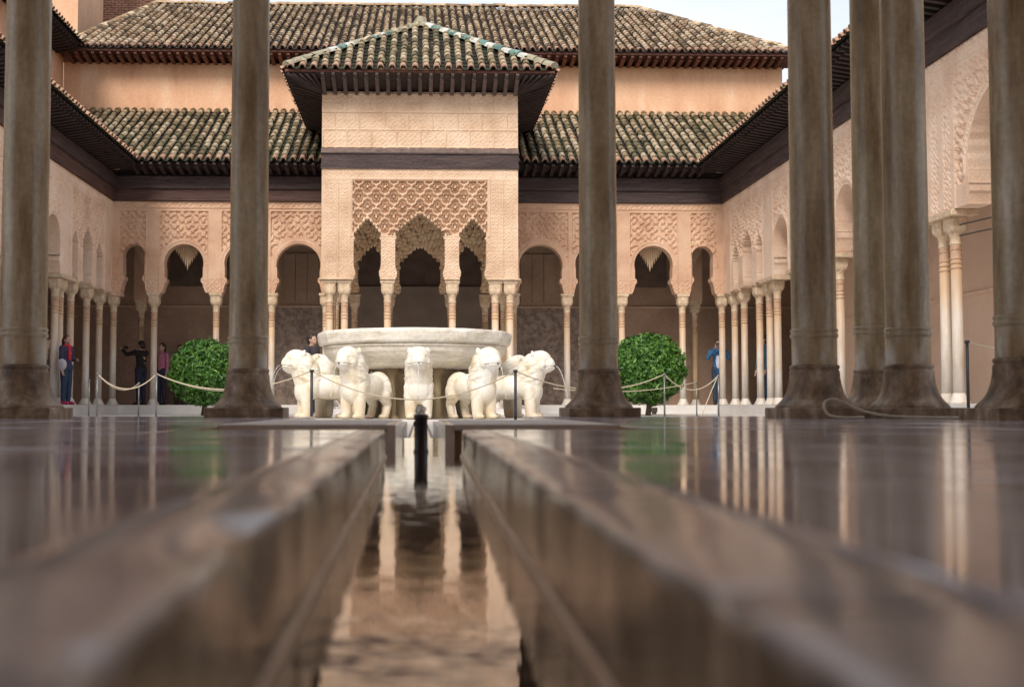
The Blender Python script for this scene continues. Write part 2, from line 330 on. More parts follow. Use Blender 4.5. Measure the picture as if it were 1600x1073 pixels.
def round_arch(c, hw, ztop, wb, zb=2.3, foil=0, spring=3.35):
    zc = ztop - hw; pts = []
    n = 40
    for k in range(n + 1):
        t = -R(14) + (PI + 2 * R(14)) * k / n
        r = hw * (1 + .0) - (abs(math.sin(t * foil)) * .03 if foil else 0)
        pts.append((c + r * math.cos(t), zc + r * math.sin(t)))
    h2 = hw * math.cos(R(14))
    L = [(c - h2 + .0, spring), (c - h2 + .05, spring - .04), (c - h2 + .05, spring - .12), (c - h2 + .01, spring - .16), (c - h2 - .02, spring - .27), (c - (h2 + wb) / 2 + .01, spring - .37), (c - wb, 2.86), (c - wb, zb)]
    Rr = [(2 * c - x, z) for x, z in L][::-1]
    return pts + L + Rr
def muq_arch(c, hw, za, zs, wb=None, zb=2.3, n=6):
    wb = wb or hw; pts = []
    for k in range(n):
        x0 = hw * (1 - k / n); x1 = hw * (1 - (k + 1) / n); z0 = zs + (za - zs) * (k / n) ** .85; z1 = zs + (za - zs) * ((k + 1) / n) ** .85
        dz = z1 - z0
        pts += [(x0, z0), (x0 - (x0 - x1) * .08, z0 + dz * .62), (x0 - (x0 - x1) * .5, z0 + dz * 1.05), (x1 + (x0 - x1) * .12, z0 + dz * .55)]
    pts.append((.012, za - .02)); rt = [(hw, zs - .05), (hw - .03, zs - .06), (hw - .03, zs - .1), (hw, zs - .12)][::-1]
    rt = [(wb, zb), (wb, 2.95), (wb - .03, 3.0), (wb - .045, 3.1), (hw - .01, 3.2), (hw, 3.3)] + rt
    half = rt + pts
    return [(c + x, z) for x, z in half] + [(c, za + .04)] + [(c - x, z) for x, z in half[::-1]]

def sebka(u, z, p=.36, q=.40, depth=.055):
    a = u / p; b = z / q
    wob = .05 * np.sin(2 * PI * (a - b) * 2); wob2 = .05 * np.sin(2 * PI * (a + b) * 2)
    l1 = np.abs(((a + b + wob) % 1) - .5); l2 = np.abs(((a - b + wob2) % 1) - .5)
    band = np.minimum(l1, l2)
    rr = np.hypot(((a + b) % 1) - 0, ((a - b) % 1) - 0)
    c1 = (a + b + .5) % 1; c2 = (a - b + .5) % 1
    s1 = np.minimum(c1, 1 - c1); s2 = np.minimum(c2, 1 - c2); ro = np.hypot(s1, s2)
    th = np.arctan2(c2 - .5, c1 - .5); ro = np.hypot(c1 - .5, c2 - .5); pet = .25 + .06 * np.cos(8 * th)
    ros = (ro < .11) | (np.abs(ro - pet) < .045)
    fol = arabesque(u, z, 1.55, 1.) 
    return np.where(band < .06, 0, np.where((band < .10), -depth * .45, np.where(ros, -depth * .15, np.where(fol > .3, -depth * .5, -depth * 1.2))))
def arabesque(u, z, s=1., depth=.035):
    x, y = u * 34 * s, z * 34 * s
    a = np.cos(x) * np.cos(y) + .55 * np.cos(x * .5 + 1.2 * np.sin(y * .5)) * np.cos(y * .75)
    b = np.cos(.5 * (x + y)) * np.cos(.5 * (x - y) + .8 * np.sin(y * .25))
    v = a + .7 * b + .35 * np.sin(x * 1.7 + 2 * np.sin(y * 1.1)) * np.sin(y * 1.3 + x * .37)
    return np.where(v > .12, 0, np.where(v > -.25, -depth * .6, -depth))
def rect(u, z, a, b, c, d): return (u > a) & (u < b) & (z > c) & (z < d)
def frame_line(D, u, z, a, b, c, d, wdt=.03, h=.012):
    o = rect(u, z, a - wdt, b + wdt, c - wdt, d + wdt) & ~rect(u, z, a, b, c, d)
    return np.where(o, h, D)

# ------------------------------------------------------------------ roof tiles
def tile_mesh():
    V, F = [], []; n = 5; L = .40
    for j, (y, r, dz) in enumerate(((0, .080, 0.02), (0.0, .064, .014), (L, .062, 0.0))):
        for k in range(n + 1):
            t = PI * k / n; V.append((r * math.cos(t), y, dz + (r * 1.0) * math.sin(t) + .012))
    for k in range(n):
        F.append((k, k + 1, n + 1 + k + 1, n + 1 + k))
    # outer surface runs from the wide lower lip to the top
    for k in range(n): F.append((k, k + 1, 2 * (n + 1) + k + 1, 2 * (n + 1) + k))
    return V, F
TV, TF = tile_mesh()
def roof(parent, o, ud, vd, u0, u1, vmax, clip, mt, chmt, pu=.235, pv=.33, nind=300, name='roof_tile'):
    o, ud, vd = Vector(o), Vector(ud).normalized(), Vector(vd).normalized(); n = ud.cross(vd)
    if n.z < 0: ud = -ud; u0, u1 = -u1, -u0; cl = clip; clip = lambda u, v: cl(-u, v); n = ud.cross(vd)
    me = mesh_py(TV, TF, 'tile'); me.materials.append(mt); smooth(me)
    pos = []
    nu = int((u1 - u0) / pu); nv = int(math.ceil(vmax / pv))
    for j in range(nv):
        for i in range(nu + 1):
            u = u0 + (i + .5) * pu; v = j * pv - .04
            if clip(u, v + .1) and u < u1: pos.append((u + random.uniform(-.012, .012), v + random.uniform(-.02, .02), i))
    me0 = me.copy(); me0.materials[0] = M['tile_eave']
    V, F = [], []
    for k, (u, v, i) in enumerate(pos):
        mw = Matrix((ud, vd, n)).transposed().to_4x4(); mw.translation = o + ud * u + vd * v
        s = Matrix.Rotation(random.uniform(-.045, .045), 4, 'Z') @ Matrix.Rotation(random.uniform(-.02, .03), 4, 'X')
        mw = mw @ s
        if k < nind: link(name, me0 if v < .05 else me, parent, mw=mw)
        else:
            b = len(V); V += [tuple(mw @ Vector(p)) for p in TV]; F += [tuple(b + q for q in f) for f in TF]
    if V:
        m2 = mesh_py(V, F); m2.materials.append(mt); smooth(m2); tag(link('roof_tile', m2, parent), kind='stuff')
    # trough tiles under the joints
    V, F = [], []
    for i in range(nu + 2):
        uc = u0 + i * pu
        for j in range(nv):
            if not clip(uc, (j + .3) * pv): continue
            b = len(V)
            for v, h in (((j - .1) * pv, .02), ((j + 1) * pv, 0)):
                for du, dz in ((-.12, .045), (-.06, .0), (.06, .0), (.12, .045)):
                    V.append(tuple(o + ud * (uc + du) + vd * v + n * (dz + h - .03)))
            F += [(b + q, b + q + 1, b + q + 5, b + q + 4) for q in range(3)]
    m3 = mesh_py(V, F); m3.materials.append(chmt); tag(link('trough_tile', m3, parent), kind='stuff')
def rafters(parent, mt, p0, p1, out, n, L, drop, size=(.05, .09), name='rafter', tilt=0):
    """rafters from the wall line p0-p1 outwards along 'out' for L, rising by tilt"""
    p0, p1, out = Vector(p0), Vector(p1), Vector(out).normalized(); a = (p1 - p0).normalized()
    d = (out * L + Vector((0, 0, tilt))).normalized(); up = a.cross(d);  up = up if up.z > 0 else -up
    LL = math.hypot(L, tilt); bm = bmesh.new()
    boxbm(bm, -size[0], size[0], 0, LL * .82, -size[1], 0); boxbm(bm, -size[0] * .8, size[0] * .8, LL * .82, LL, -size[1] * .6, .0)
    me = from_bm(bm); me.materials.append(mt)
    for i in range(n):
        p = p0.lerp(p1, (i + .5) / n) + Vector((0, 0, drop))
        mw = Matrix((a, d, up)).transposed().to_4x4(); mw.translation = p; link(name, me, parent, mw=mw)

# ------------------------------------------------------------------ SETTING: ground, court, floors
ZC = -.13; ZG = .09
g = link('ground', mesh_py([(-900, -900, -.6), (900, -900, -.6), (900, 900, -.6), (-900, 900, -.6)], [(0, 1, 2, 3)]), None, M['earth']); tag(g, kind='structure')
bm = bmesh.new()
boxbm(bm, -7.6, -.07, 6.6, 30.25, ZC - .25, ZC); boxbm(bm, .08, 7.6, 6.6, 30.25, ZC - .25, ZC); boxbm(bm, -.068, .078, 6.6, 30.25, ZC - .26, ZC - .05)
court = link('court_floor', from_bm(bm), None, M['white_marble']); tag(court, kind='structure')
# gallery floors (white step edges) round the court
bm = bmesh.new()
boxbm(bm, -12, -7.55, 6.6, 34.2, -.4, ZG, .01); boxbm(bm, 7.55, 12, 6.6, 34.2, -.4, ZG, .01); boxbm(bm, -7.548, 7.548, 30.2, 34.2, -.4, ZG, .01)
tag(link('gallery_floor', from_bm(bm), None, M['white_marble']), kind='structure')

# polished near floor: slabs cut one by one
fl = link('floor', box_me(-9, 9, -2.2, 4.1, -.30, -.115), None, M['earth']); tag(fl, kind='structure')
bm = bmesh.new(); boxbm(bm, -9, -.52, 4.1, 6.0, -.30, -.03); boxbm(bm, .52, 9, 4.1, 6.0, -.30, -.03); boxbm(bm, -.515, -.068, 4.102, 6.55, -.3, -.033); boxbm(bm, .073, .515, 4.102, 6.55, -.3, -.033)
tag(link('threshold_step', from_bm(bm), None, M['white_marble']), kind='structure')
def slab(x0, x1, y0, y1, z=0., name='marble_slab', mt='floor', parent=fl, tilt=.0016, th=.11, bev=.0022):
    g = .0018; cx, cy = (x0 + x1) / 2, (y0 + y1) / 2
    me = box_me(x0 + g - cx, x1 - g - cx, y0 + g - cy, y1 - g - cy, -th, 0, bev)
    o = link(name, me, parent, M[mt], loc=(cx, cy, z)); o.rotation_euler = (random.uniform(-tilt, tilt) * .5, random.uniform(-tilt, tilt), 0)
    return o
KL, KR = -.122, .145            # outer lines of the kerb stones
rows = [-1.4, -.55, .12, .78, 1.42, 2.15, 2.78, 3.45, 4.1]
rows2 = rows + [4.75, 5.4, 5.98]
cols = [.0, .58, 1.12, 1.75, 2.4, 3.1, 3.8, 4.6, 5.4, 6.4]
for sgn, k0 in ((-1, -KL), (1, KR)):
    for j, (y0, y1) in enumerate(zip(rows2, rows2[1:])):
        for i, (a, b) in enumerate(zip(cols, cols[1:])):
            xa, xb = k0 + a, k0 + b
            sh = .12 * ((i * 7 + j * 3) % 3)
            if y0 >= 1.4 and y0 < 4.1 and i == 0: xa = .0   # beside the round basin, cut below
            if i == 0 and y0 >= 2.1 and y0 < 4.1: xa = .50
            elif i == 0 and y0 >= 4.1: xa = .52
            elif i == 0 and 1.4 <= y0 < 2.1:
                xa = k0
            if xb - xa < .05: continue
            slab(min(sgn * xa, sgn * xb), max(sgn * xa, sgn * xb), y0, y1, z=random.uniform(-.0006, .0004))
# strip of floor between the kerb ends and the basin
slab(-.50, KL, 2.15, 2.5); slab(KR, .50, 2.15, 2.5)

# channel kerbs: worn stones whose inner faces drop to the water
def kerb_stone(sgn, y0, y1, xin0, xin1, xout):
    ny, prof = max(6, int((y1 - y0) / .018)), []
    # profile from outer top edge over the rounded arris, down the inner face
    V, F = [], []
    s = [(1.0, -.06), (1.0, -.0025), (.95, 0), (.7, 0), (.45, 0), (.2, 0), (.06, -.0002), (.02, -.0010), (0, -.0032), (-.00, -.010), (0, -.04), (0, -.07), (0, -.15)]
    for j in range(ny + 1):
        t = j / ny; y = y0 + .0012 + (y1 - y0 - .0024) * t; xin = xin0 + (xin1 - xin0) * t
        for k, (f, z) in enumerate(s):
            x = xin + (xout - xin) * f
            w_ = 1 if 4 <= k <= 10 else 0
            nzv = mnoise.noise(Vector((sgn * 5, y * 14, k * .25))) + .5 * mnoise.noise(Vector((sgn * 9, y * 45, k * .3)))
            chip = max(0, mnoise.noise(Vector((sgn * 3.3, y * 7.5, 1.7))) - .22) * (1 if 5 <= k <= 9 else 0)
            x += w_ * (nzv * .0022 + chip * .022); z += w_ * (-abs(nzv) * .0014 - chip * .015 * (k <= 8))
            e = 0.0025 if j in (0, ny) else 0
            V.append((sgn * x, y, z - (e if k >= 1 and k < 9 else 0)))
    n = len(s)
    for j in range(ny):
        for k in range(n - 1): F.append((j * n + k, j * n + k + 1, (j + 1) * n + k + 1, (j + 1) * n + k))
    F.append(tuple(range(n))); F.append(tuple(range(ny * n, ny * n + n)))
    return smooth(mesh_py(V, F))
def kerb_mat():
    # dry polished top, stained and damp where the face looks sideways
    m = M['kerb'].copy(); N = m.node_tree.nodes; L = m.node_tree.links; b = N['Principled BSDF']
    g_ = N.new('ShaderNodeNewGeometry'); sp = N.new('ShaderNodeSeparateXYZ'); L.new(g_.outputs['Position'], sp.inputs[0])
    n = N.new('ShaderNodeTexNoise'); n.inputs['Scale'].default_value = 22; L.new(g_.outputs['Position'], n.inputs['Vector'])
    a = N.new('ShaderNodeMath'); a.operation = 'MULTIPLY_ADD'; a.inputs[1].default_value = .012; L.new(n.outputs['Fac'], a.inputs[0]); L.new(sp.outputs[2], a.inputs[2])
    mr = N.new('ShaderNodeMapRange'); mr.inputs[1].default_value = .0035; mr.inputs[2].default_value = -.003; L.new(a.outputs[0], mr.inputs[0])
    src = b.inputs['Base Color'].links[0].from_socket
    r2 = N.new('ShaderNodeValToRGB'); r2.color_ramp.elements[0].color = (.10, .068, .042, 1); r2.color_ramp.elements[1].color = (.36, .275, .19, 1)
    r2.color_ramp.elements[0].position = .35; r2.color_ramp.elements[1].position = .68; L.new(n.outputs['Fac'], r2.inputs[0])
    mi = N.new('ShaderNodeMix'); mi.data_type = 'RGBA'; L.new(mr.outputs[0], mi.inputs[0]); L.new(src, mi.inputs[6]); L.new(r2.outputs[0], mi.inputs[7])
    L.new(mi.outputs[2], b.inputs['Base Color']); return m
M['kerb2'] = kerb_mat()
YK = 2.5
def kx(sgn, y): t = y / YK; return (.0635 + .0085 * t) if sgn < 0 else (.0765 + .0105 * t)
channel = empty('water_channel', (0, 0, 0), 'narrow sunken marble rill with worn kerbs running from the lens to the fountain', 'water channel')
for sgn, ys in ((-1, (-.9, -.32, .22, .62, 1.08, 1.72, YK)), (1, (-.9, -.2, .30, .68, 1.2, 1.9, YK))):
    for y0, y1 in zip(ys, ys[1:]):
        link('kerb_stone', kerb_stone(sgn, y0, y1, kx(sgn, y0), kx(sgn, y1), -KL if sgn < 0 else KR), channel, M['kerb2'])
# pale strip along the waterline: its wet highlight put into the colour
for sgn in (-1, 1):
    V, F = [], []
    ny = 120
    for j in range(ny + 1):
        y = -.9 + (YK + .9) * j / ny; x = kx(sgn, y); wv = .0034 + .0012 * mnoise.noise(Vector((y * 9, sgn, 0))); zt = -.0535 - .0065 * (YK - y) + .0008 * mnoise.noise(Vector((y * 13, 3 * sgn, 0)))
        for dx, z in ((.002, zt + .0035), (wv * -.5, zt + .002), (-wv, zt), (-wv, -.12)): V.append((sgn * (x + dx), y, z))
    for j in range(ny):
        for k in range(3): F.append((j * 4 + k, j * 4 + k + 1, j * 4 + k + 5, j * 4 + k + 4))
    link('waterline_highlight', smooth(mesh_py(V, F)), channel, M['wet_highlight'])
wt = link('water', mesh_py([(-.6, -1, -.057 - .0065 * 3.5), (.6, -1, -.057 - .0065 * 3.5), (.6, 2.5, -.057), (-.6, 2.5, -.057), (.6, 4.05, -.057), (-.6, 4.05, -.057)], [(0, 1, 2, 3), (3, 2, 4, 5)]), None, M['water']); tag(wt, kind='structure')
wt2 = link('water', mesh_py([(-.069, 4.1, ZC - .03), (.079, 4.1, ZC - .03), (.079, 14.3, ZC - .03), (-.069, 14.3, ZC - .03)], [(0, 1, 2, 3)]), None, M['water']); tag(wt2, kind='structure')
# basin behind the kerbs: stained wall, raised rim slab cut by the outlet
basin = empty('spout_basin', (0, 2.9, 0), 'shallow stone basin with raised marble rim around the dark spout, cut by the rill', 'basin')
def inb(name, mt, *a, bev=0): return box(name, basin, M[mt], a[0], a[1], a[2] - 2.9, a[3] - 2.9, a[4], a[5], bev)
inb('rim_slab', 'rim_marble', -.50, -.085, 2.985, 4.1, -.012, .004, bev=.003); inb('rim_slab', 'rim_marble', .088, .50, 2.985, 4.1, -.012, .004, bev=.003)
inb('basin_wall', 'rust', -.50, -.085, 3.0, 4.1, -.12, -.013); inb('basin_wall', 'rust', .088, .50, 3.0, 4.1, -.12, -.013)
inb('outlet_cheek', 'grey_marble', -.084, -.060, 2.99, 4.1, -.12, .0035, bev=.002); inb('outlet_cheek', 'grey_marble', .063, .087, 2.99, 4.1, -.12, .0035, bev=.002)
inb('basin_wall', 'rust', -.52, -.50, 2.15, 3.0, -.12, -.002); inb('basin_wall', 'rust', .50, .52, 2.15, 3.0, -.12, -.002)

# dark spout with bubbling water
sp_ = empty('fountain_spout', (0.003, 2.79, -.057), 'short dark bronze water spout bubbling in the basin at the end of the rill', 'water spout')
link('pipe', lathe([(.017, -.01), (.0175, .004), (.0155, .008), (.0158, .04), (.0150, .075), (.0172, .079), (.0172, .086), (.013, .088), (.013, .06)], 20), sp_, M['bronze'])
bm = bmesh.new()
for k in range(16):
    a = random.uniform(0, 2 * PI); r_ = random.uniform(0, .012); ellip(bm, Vector((r_ * math.cos(a), r_ * math.sin(a), .088 + random.uniform(0, .022) * (1 - r_ / .02))), (.0045, .0045, .006))
link('bubbling_water', remesh(bm, .0022, 2), sp_, M['clear_water'])

# ------------------------------------------------------------------ near pavilion: columns in view, what they carry above the frame
def near_column(x, y, r, label, name='stone_column', zr=.0, seed=0, ph=.175):
    t = empty(name, (x, y, 0), label, 'column', 'old marble columns of the near pavilion', rz=random.uniform(-.04, .04))
    z0 = .365 + zr
    prof = [(r * 1.02, .205)] + [(r * (1.02 - .05 * k / 10), .205 + (2.36 - .205) * k / 10) for k in range(11)]
    def rf(a): return 1 + .006 * math.sin(3 * a + seed) + .004 * math.sin(7 * a + seed * 2)
    link('shaft', lathe(prof, 40, rf), t, M['old_marble'])
    ring = [(r * 1.0, z0 - .03), (r * 1.06, z0 - .026), (r * 1.085, z0 - .018), (r * 1.07, z0 - .011), (r * 1.02, z0 - .008), (r * 1.06, z0 - .002), (r * 1.09, z0 + .004), (r * 1.05, z0 + .010), (r * .99, z0 + .012)]
    link('ring_moulding', lathe(ring, 40), t, M['old_marble'])
    b = [(r * 1.0, .225), (r * 1.09, .222), (r * 1.13, .214), (r * 1.10, .207), (r * 1.06, .2035), (r * 1.11, .198), (r * 1.13, .19), (r * 1.14, .17), (r * 1.19, .14), (r * 1.30, .105), (r * 1.48, .078), (r * 1.70, .058), (r * 1.80, .048), (r * 1.80, .040), (r * 1.6, .036)]
    me = lathe(b, 56)
    for v in me.vertices:
        n = mnoise.noise(Vector((v.co.x * 22 + seed * 9, v.co.y * 22, v.co.z * 30))); k = 1 + n * (.022 if v.co.z > .19 else .012); v.co.x *= k; v.co.y *= k
    link('base', me, t, M['base_marble'])
    bm = bmesh.new(); boxbm(bm, -ph, ph, -ph, ph, -.01, .044, .006)
    bmesh.ops.subdivide_edges(bm, edges=[e for e in bm.edges if e.calc_length() > .1], cuts=8, use_grid_fill=True)
    for v in bm.verts:
        n = mnoise.noise(v.co * 24 + Vector((seed * 5, 0, 0))); v.co.x += n * .003; v.co.y += n * .003; v.co.z += n * .0015
    link('plinth', from_bm(bm), t, M['base_marble'])
    link('necking', lathe([(r * .97, 2.3), (r * 1.1, 2.32), (r * 1.1, 2.36), (r, 2.38)], 32), t, M['old_marble'])
    def rq(a): c_, s_ = abs(math.cos(a)), abs(math.sin(a)); return 1
    bm = bmesh.new(); lathe_bm(bm, [(r * 1.0, 2.37), (r * 1.15, 2.5), (r * 1.2, 2.6)], 24); boxbm(bm, -.15, .15, -.15, .15, 2.6, 2.78, .02); boxbm(bm, -.19, .19, -.19, .19, 2.79, 2.93, .01)
    link('capital', from_bm(bm), t, M['capital'])
    return t
near_column(-1.66, 5.05, .093, 'brown veined marble column cut by the left edge of the view', seed=1, ph=.165)
near_column(-.80, 5.6, .088, 'left one of the two brown marble columns framing the lion fountain', seed=2, ph=.178)
near_column(.84, 5.6, .088, 'right one of the two brown marble columns framing the lion fountain, beside the round green shrub', seed=3, ph=.165)
near_column(1.67, 5.02, .091, 'thick brown marble column with the loop of pale cable lying at its plinth', seed=4, ph=.165)
near_column(2.16, 5.62, .090, 'darker brown marble column half hidden behind its stouter neighbour, right of the cable loop', seed=5, ph=.17, zr=.05)
near_column(2.04, 4.94, .089, 'brown marble column standing just in front of another, with cable trailing to its plinth', seed=6, ph=.175)
near_column(2.17, 4.24, .093, 'nearest brown marble column, cut by the right edge of the view', seed=7, ph=.17)
# superstructure above the frame: carried walls, ceiling, gallery behind the camera
bm = bmesh.new()
boxbm(bm, -2.4, 2.4, 5.42, 5.75, 4.2, 5.6); boxbm(bm, 1.95, 2.3, 2.31, 5.41, 4.2, 5.6); boxbm(bm, -2.3, -1.95, 2.31, 5.41, 4.2, 5.6)
for x in (-1.66, -.80, .84, 1.85): boxbm(bm, x - .18, x + .18, 5.43, 5.74, 2.93, 4.199)
for y in (2.4, 4.24, 4.94):
    for x in (-2.1, 2.14): boxbm(bm, x - .16, x + .16, y - .17, y + .17, 2.93, 4.199)
boxbm(bm, -9, -1.9, 1.95, 2.3, 4.2, 5.6); boxbm(bm, 1.9, 9, 1.95, 2.3, 4.2, 5.6)
boxbm(bm, -9, 9, -2.2, -1.9, .0, 5.6)
tag(link('pavilion_wall', from_bm(bm), None, M['stucco']), kind='structure')
bm = bmesh.new(); boxbm(bm, -9, 9, -2.3, 2.6, 5.601, 5.9); boxbm(bm, -3.1, 3.1, 2.601, 6.5, 5.601, 5.9)
tag(link('ceiling', from_bm(bm), None, M['plaster']), kind='structure')

# ------------------------------------------------------------------ gallery columns (shared meshes)
def make_col_meshes(r, mt='col_marble'):
    sh = lathe([(r * 1.02, .1), (r, .9), (r * .95, 2.2)], 20); sh.materials.append(M[mt])
    ba = lathe([(r * 1.9, 0), (r * 1.9, .035), (r * 1.55, .04), (r * 1.6, .07), (r * 1.3, .10), (r * 1.12, .15), (r, .16)], 20); ba.materials.append(M['col_marble'])
    bm = bmesh.new()
    for z in (2.02, 2.09, 2.16, 2.30): lathe_bm(bm, [(r * .95, z - .012), (r * 1.1, z - .006), (r * 1.1, z + .008), (r * .95, z + .014)], 20)
    lathe_bm(bm, [(r * .97, 2.165), (r * .97, 2.4)], 20)
    rg = from_bm(bm); rg.materials.append(M['band'])
    bm = bmesh.new(); lathe_bm(bm, [(r * .98, 2.36), (r * 1.15, 2.38), (r * 1.02, 2.40), (r * 1.02, 2.46), (r * 1.12, 2.50), (r * 1.35, 2.56)], 16)
    # carved block with cut corners
    V = []
    for z, h in ((2.54, r * 1.15), (2.57, r * 1.50), (2.62, r * 1.72), (2.76, r * 1.78)):
        c = h * .72; V.append([bm.verts.new(p) for p in ((h, -c, z), (h, c, z), (c, h, z), (-c, h, z), (-h, c, z), (-h, -c, z), (-c, -h, z), (c, -h, z))])
    for a, b in zip(V, V[1:]):
        for k in range(8): bm.faces.new((a[k], a[(k + 1) % 8], b[(k + 1) % 8], b[k]))
    bm.faces.new(V[-1])
    boxbm(bm, -r * 1.75, r * 1.75, -r * 1.75, r * 1.75, 2.765, 2.80); boxbm(bm, -r * 2.0, r * 2.0, -r * 2.0, r * 2.0, 2.802, 2.86)
    cp = from_bm(bm); cp.materials.append(M['capital'])
    return dict(shaft=sh, base=ba, ring_bands=rg, capital=cp)
CM = make_col_meshes(.082); CI = make_col_meshes(.078, 'gold_col')
def gcol(parent, x, y, z=ZG, cm=CM, s=1, zs=1.0):
    o = link('column', cm['shaft'], parent, loc=(x, y, z - .0)); o.scale = (s, s, zs)
    for k in ('base', 'ring_bands', 'capital'): link(k, cm[k], o)
    return o
def muqarnas(parent, x, y, zt, hw, h, mt, n=9, name='hanging_vault', side=False):
    bm = bmesh.new()
    for i in range(-n, n + 1):
        f = abs(i) / n; L = h * (1 - f) ** 1.1 if not side else h * (.25 + .75 * abs(math.cos(f * PI)))
        cx = i * hw / n
        for j in range(3):
            l = L * (1 - .25 * j) + .03 + random.uniform(0, .03); w_ = hw / n * .46
            yy = .12 * j; vs = []
            V = [bm.verts.new(p) for p in ((cx - w_, yy, 0), (cx, yy - w_, 0), (cx + w_, yy, 0), (cx, yy + w_, 0))]
            W = [bm.verts.new((p.co.x, p.co.y, -l * .8)) for p in V]; T = bm.verts.new((cx, yy, -l))
            for a in range(4): bm.faces.new((V[a], V[(a + 1) % 4], W[(a + 1) % 4], W[a])); bm.faces.new((W[a], W[(a + 1) % 4], T))
    return link(name, from_bm(bm), parent, M[mt], loc=(x, y, zt))

# ------------------------------------------------------------------ far gallery
ga = empty('arcade_gallery', (0, 30.6, ZG), 'far arcaded gallery with mossy tiled roof running behind the small pavilion', 'gallery')
def child_at(o): return o
YF = 30.6
ga.location = (0, 0, 0)
ops = []
for s in (-1, 1):
    ops += [round_arch(s * 3.11, .56, 4.22, .66), round_arch(s * 4.5, .50, 4.21, .58), round_arch(s * 6.03, .50, 4.20, .62), round_arch(s * 7.3, .28, 4.19, .36, spring=3.4)]
def rel_far(u, z):
    D = np.zeros(u.shape); a = np.abs(u)
    for c, hw in ((3.11, .70), (4.5, .56), (6.03, .60), (7.33, .32)):
        m = rect(a, z, c - hw, c + hw, 3.9, 5.03); hole = np.hypot(a - c, z - 3.68) < (hw + .02)
        D = np.where(m & ~hole, arabesque(u, z, 1.0, .04), D)
        D = np.where((np.abs(np.hypot(a - c, (z - 3.7)) - (min(hw, .56) + .03)) < .03) & (z > 3.65), .012, D)
        D = frame_line(D, a, z, c - hw, c + hw, 2.0, 5.03, .022, .012)
    D = np.where(rect(u, z, -9, 9, 5.10, 5.28), .02 + .0 * u, D)
    D = np.where(rect(u, z, -9, 9, 5.13, 5.24), .02 + arabesque(u, z, 1.4, .015), D)
    # carving fades on the plain piers
    D = np.where((D == 0) & (z < 3.3), arabesque(u, z, 1.5, .010), D)
    return D
facade('carved_wall', ga, M['stucco_pink'], -7.85, -2.2, 2.95, 5.3, .025, ops, rel_far, .34, lambda u, d, z: (u, YF - d, z))
facade('carved_wall', ga, M['stucco_pink'], 2.2, 7.85, 2.95, 5.3, .025, ops, rel_far, .34, lambda u, d, z: (u, YF - d, z))
for s in (-1, 1):
    for x in (2.42, 3.8, 5.22, 6.8): gcol(ga, s * x, YF + .17)
    gcol(ga, s * 7.83, YF + .15)
box('impost_strip', ga, M['stucco_pink'], -7.84, -7.60, YF - .01, YF + .3, 2.86, 2.948)
box('beam', ga, M['beam_red'], -7.97, -2.3, YF - .08, YF + .3, 5.302, 5.60); box('beam', ga, M['beam_wood'], 2.3, 7.97, YF - .08, YF + .3, 5.302, 5.60)
box('beam', ga, M['beam_wood'], -7.98, -2.3, YF - .14, YF + .3, 5.602, 5.92); box('beam', ga, M['beam_wood'], 2.3, 7.98, YF - .14, YF + .3, 5.602, 5.92)
box('beam', ga, M['dark_wood'], -8.1, 8.1, YF + .02, YF + .4, 5.922, 6.10)
rafters(ga, M['dark_wood'], (-7.3, YF, 0), (-2.35, YF, 0), (0, -1, 0), 22, .74, 6.04, (.045, .10), tilt=.12)
rafters(ga, M['dark_wood'], (2.35, YF, 0), (7.3, YF, 0), (0, -1, 0), 22, .74, 6.04, (.045, .10), tilt=.12)
link('soffit_board', mesh_py([(-7.85, YF + .1, 6.05), (7.85, YF + .1, 6.05), (7.2, 29.88, 6.17), (-7.2, 29.88, 6.17)], [(0, 1, 2, 3)]), ga, M['dark_wood'])
sl = math.atan2(2.25, 4.1)
link('roof_deck', mesh_py([(-7.2, 29.9, 6.13), (7.2, 29.9, 6.13), (11.3, 34, 8.38), (-11.3, 34, 8.38)], [(0, 1, 2, 3)]), ga, M['channel'])
VL = math.hypot(4.1, 2.25)
roof(ga, (0, 29.85, 6.2), (1, 0, 0), (0, 4.1, 2.25), -11.3, 11.3, VL, lambda u, v: abs(u) < 7.25 + v * 4.1 / VL, M['tile_moss'], M['channel_moss'])
# interior behind the arches
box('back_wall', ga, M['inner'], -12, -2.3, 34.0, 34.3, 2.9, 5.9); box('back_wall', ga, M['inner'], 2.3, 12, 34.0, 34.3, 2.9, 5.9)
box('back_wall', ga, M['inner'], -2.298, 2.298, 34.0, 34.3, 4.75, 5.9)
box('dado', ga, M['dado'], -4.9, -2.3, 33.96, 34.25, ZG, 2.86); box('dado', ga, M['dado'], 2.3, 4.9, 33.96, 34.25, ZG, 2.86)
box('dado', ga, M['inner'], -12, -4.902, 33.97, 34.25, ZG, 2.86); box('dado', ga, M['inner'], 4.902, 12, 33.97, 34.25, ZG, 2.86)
box('dado_rail', ga, M['stucco'], -12, -2.3, 33.94, 34.2, 2.862, 2.898); box('dado_rail', ga, M['stucco'], 2.3, 12, 33.94, 34.2, 2.862, 2.898)
for x in (-6.1, 6.1):
    box('dark_panel', ga, M['painted_dark'], x - .95, x + .95, 33.9, 33.98, 3.45, 4.7)  # dark sheet standing in for a shaded recess
    box('door_leaf', ga, M['screen'], x - .95, x + .95, 33.88, 33.93, ZG, 1.6)
for x0, x1 in ((-3.9, -2.5), (2.5, 3.9)):
    for xm in np.linspace(x0 + .2, x1 - .2, 4): box('wall_panel', ga, M['inner'], xm - .16, xm + .16, 33.96, 33.998, 3.0, 4.4, .01)
box('door_screen', ga, M['screen'], -2.6, 2.6, 34.4, 34.45, ZG, 3.5)
box('door_recess', ga, M['painted_dark'], -3.4, 3.4, 34.5, 34.6, 3.5, 5.2)  # flat panel, the dark depth above the screen put into its colour
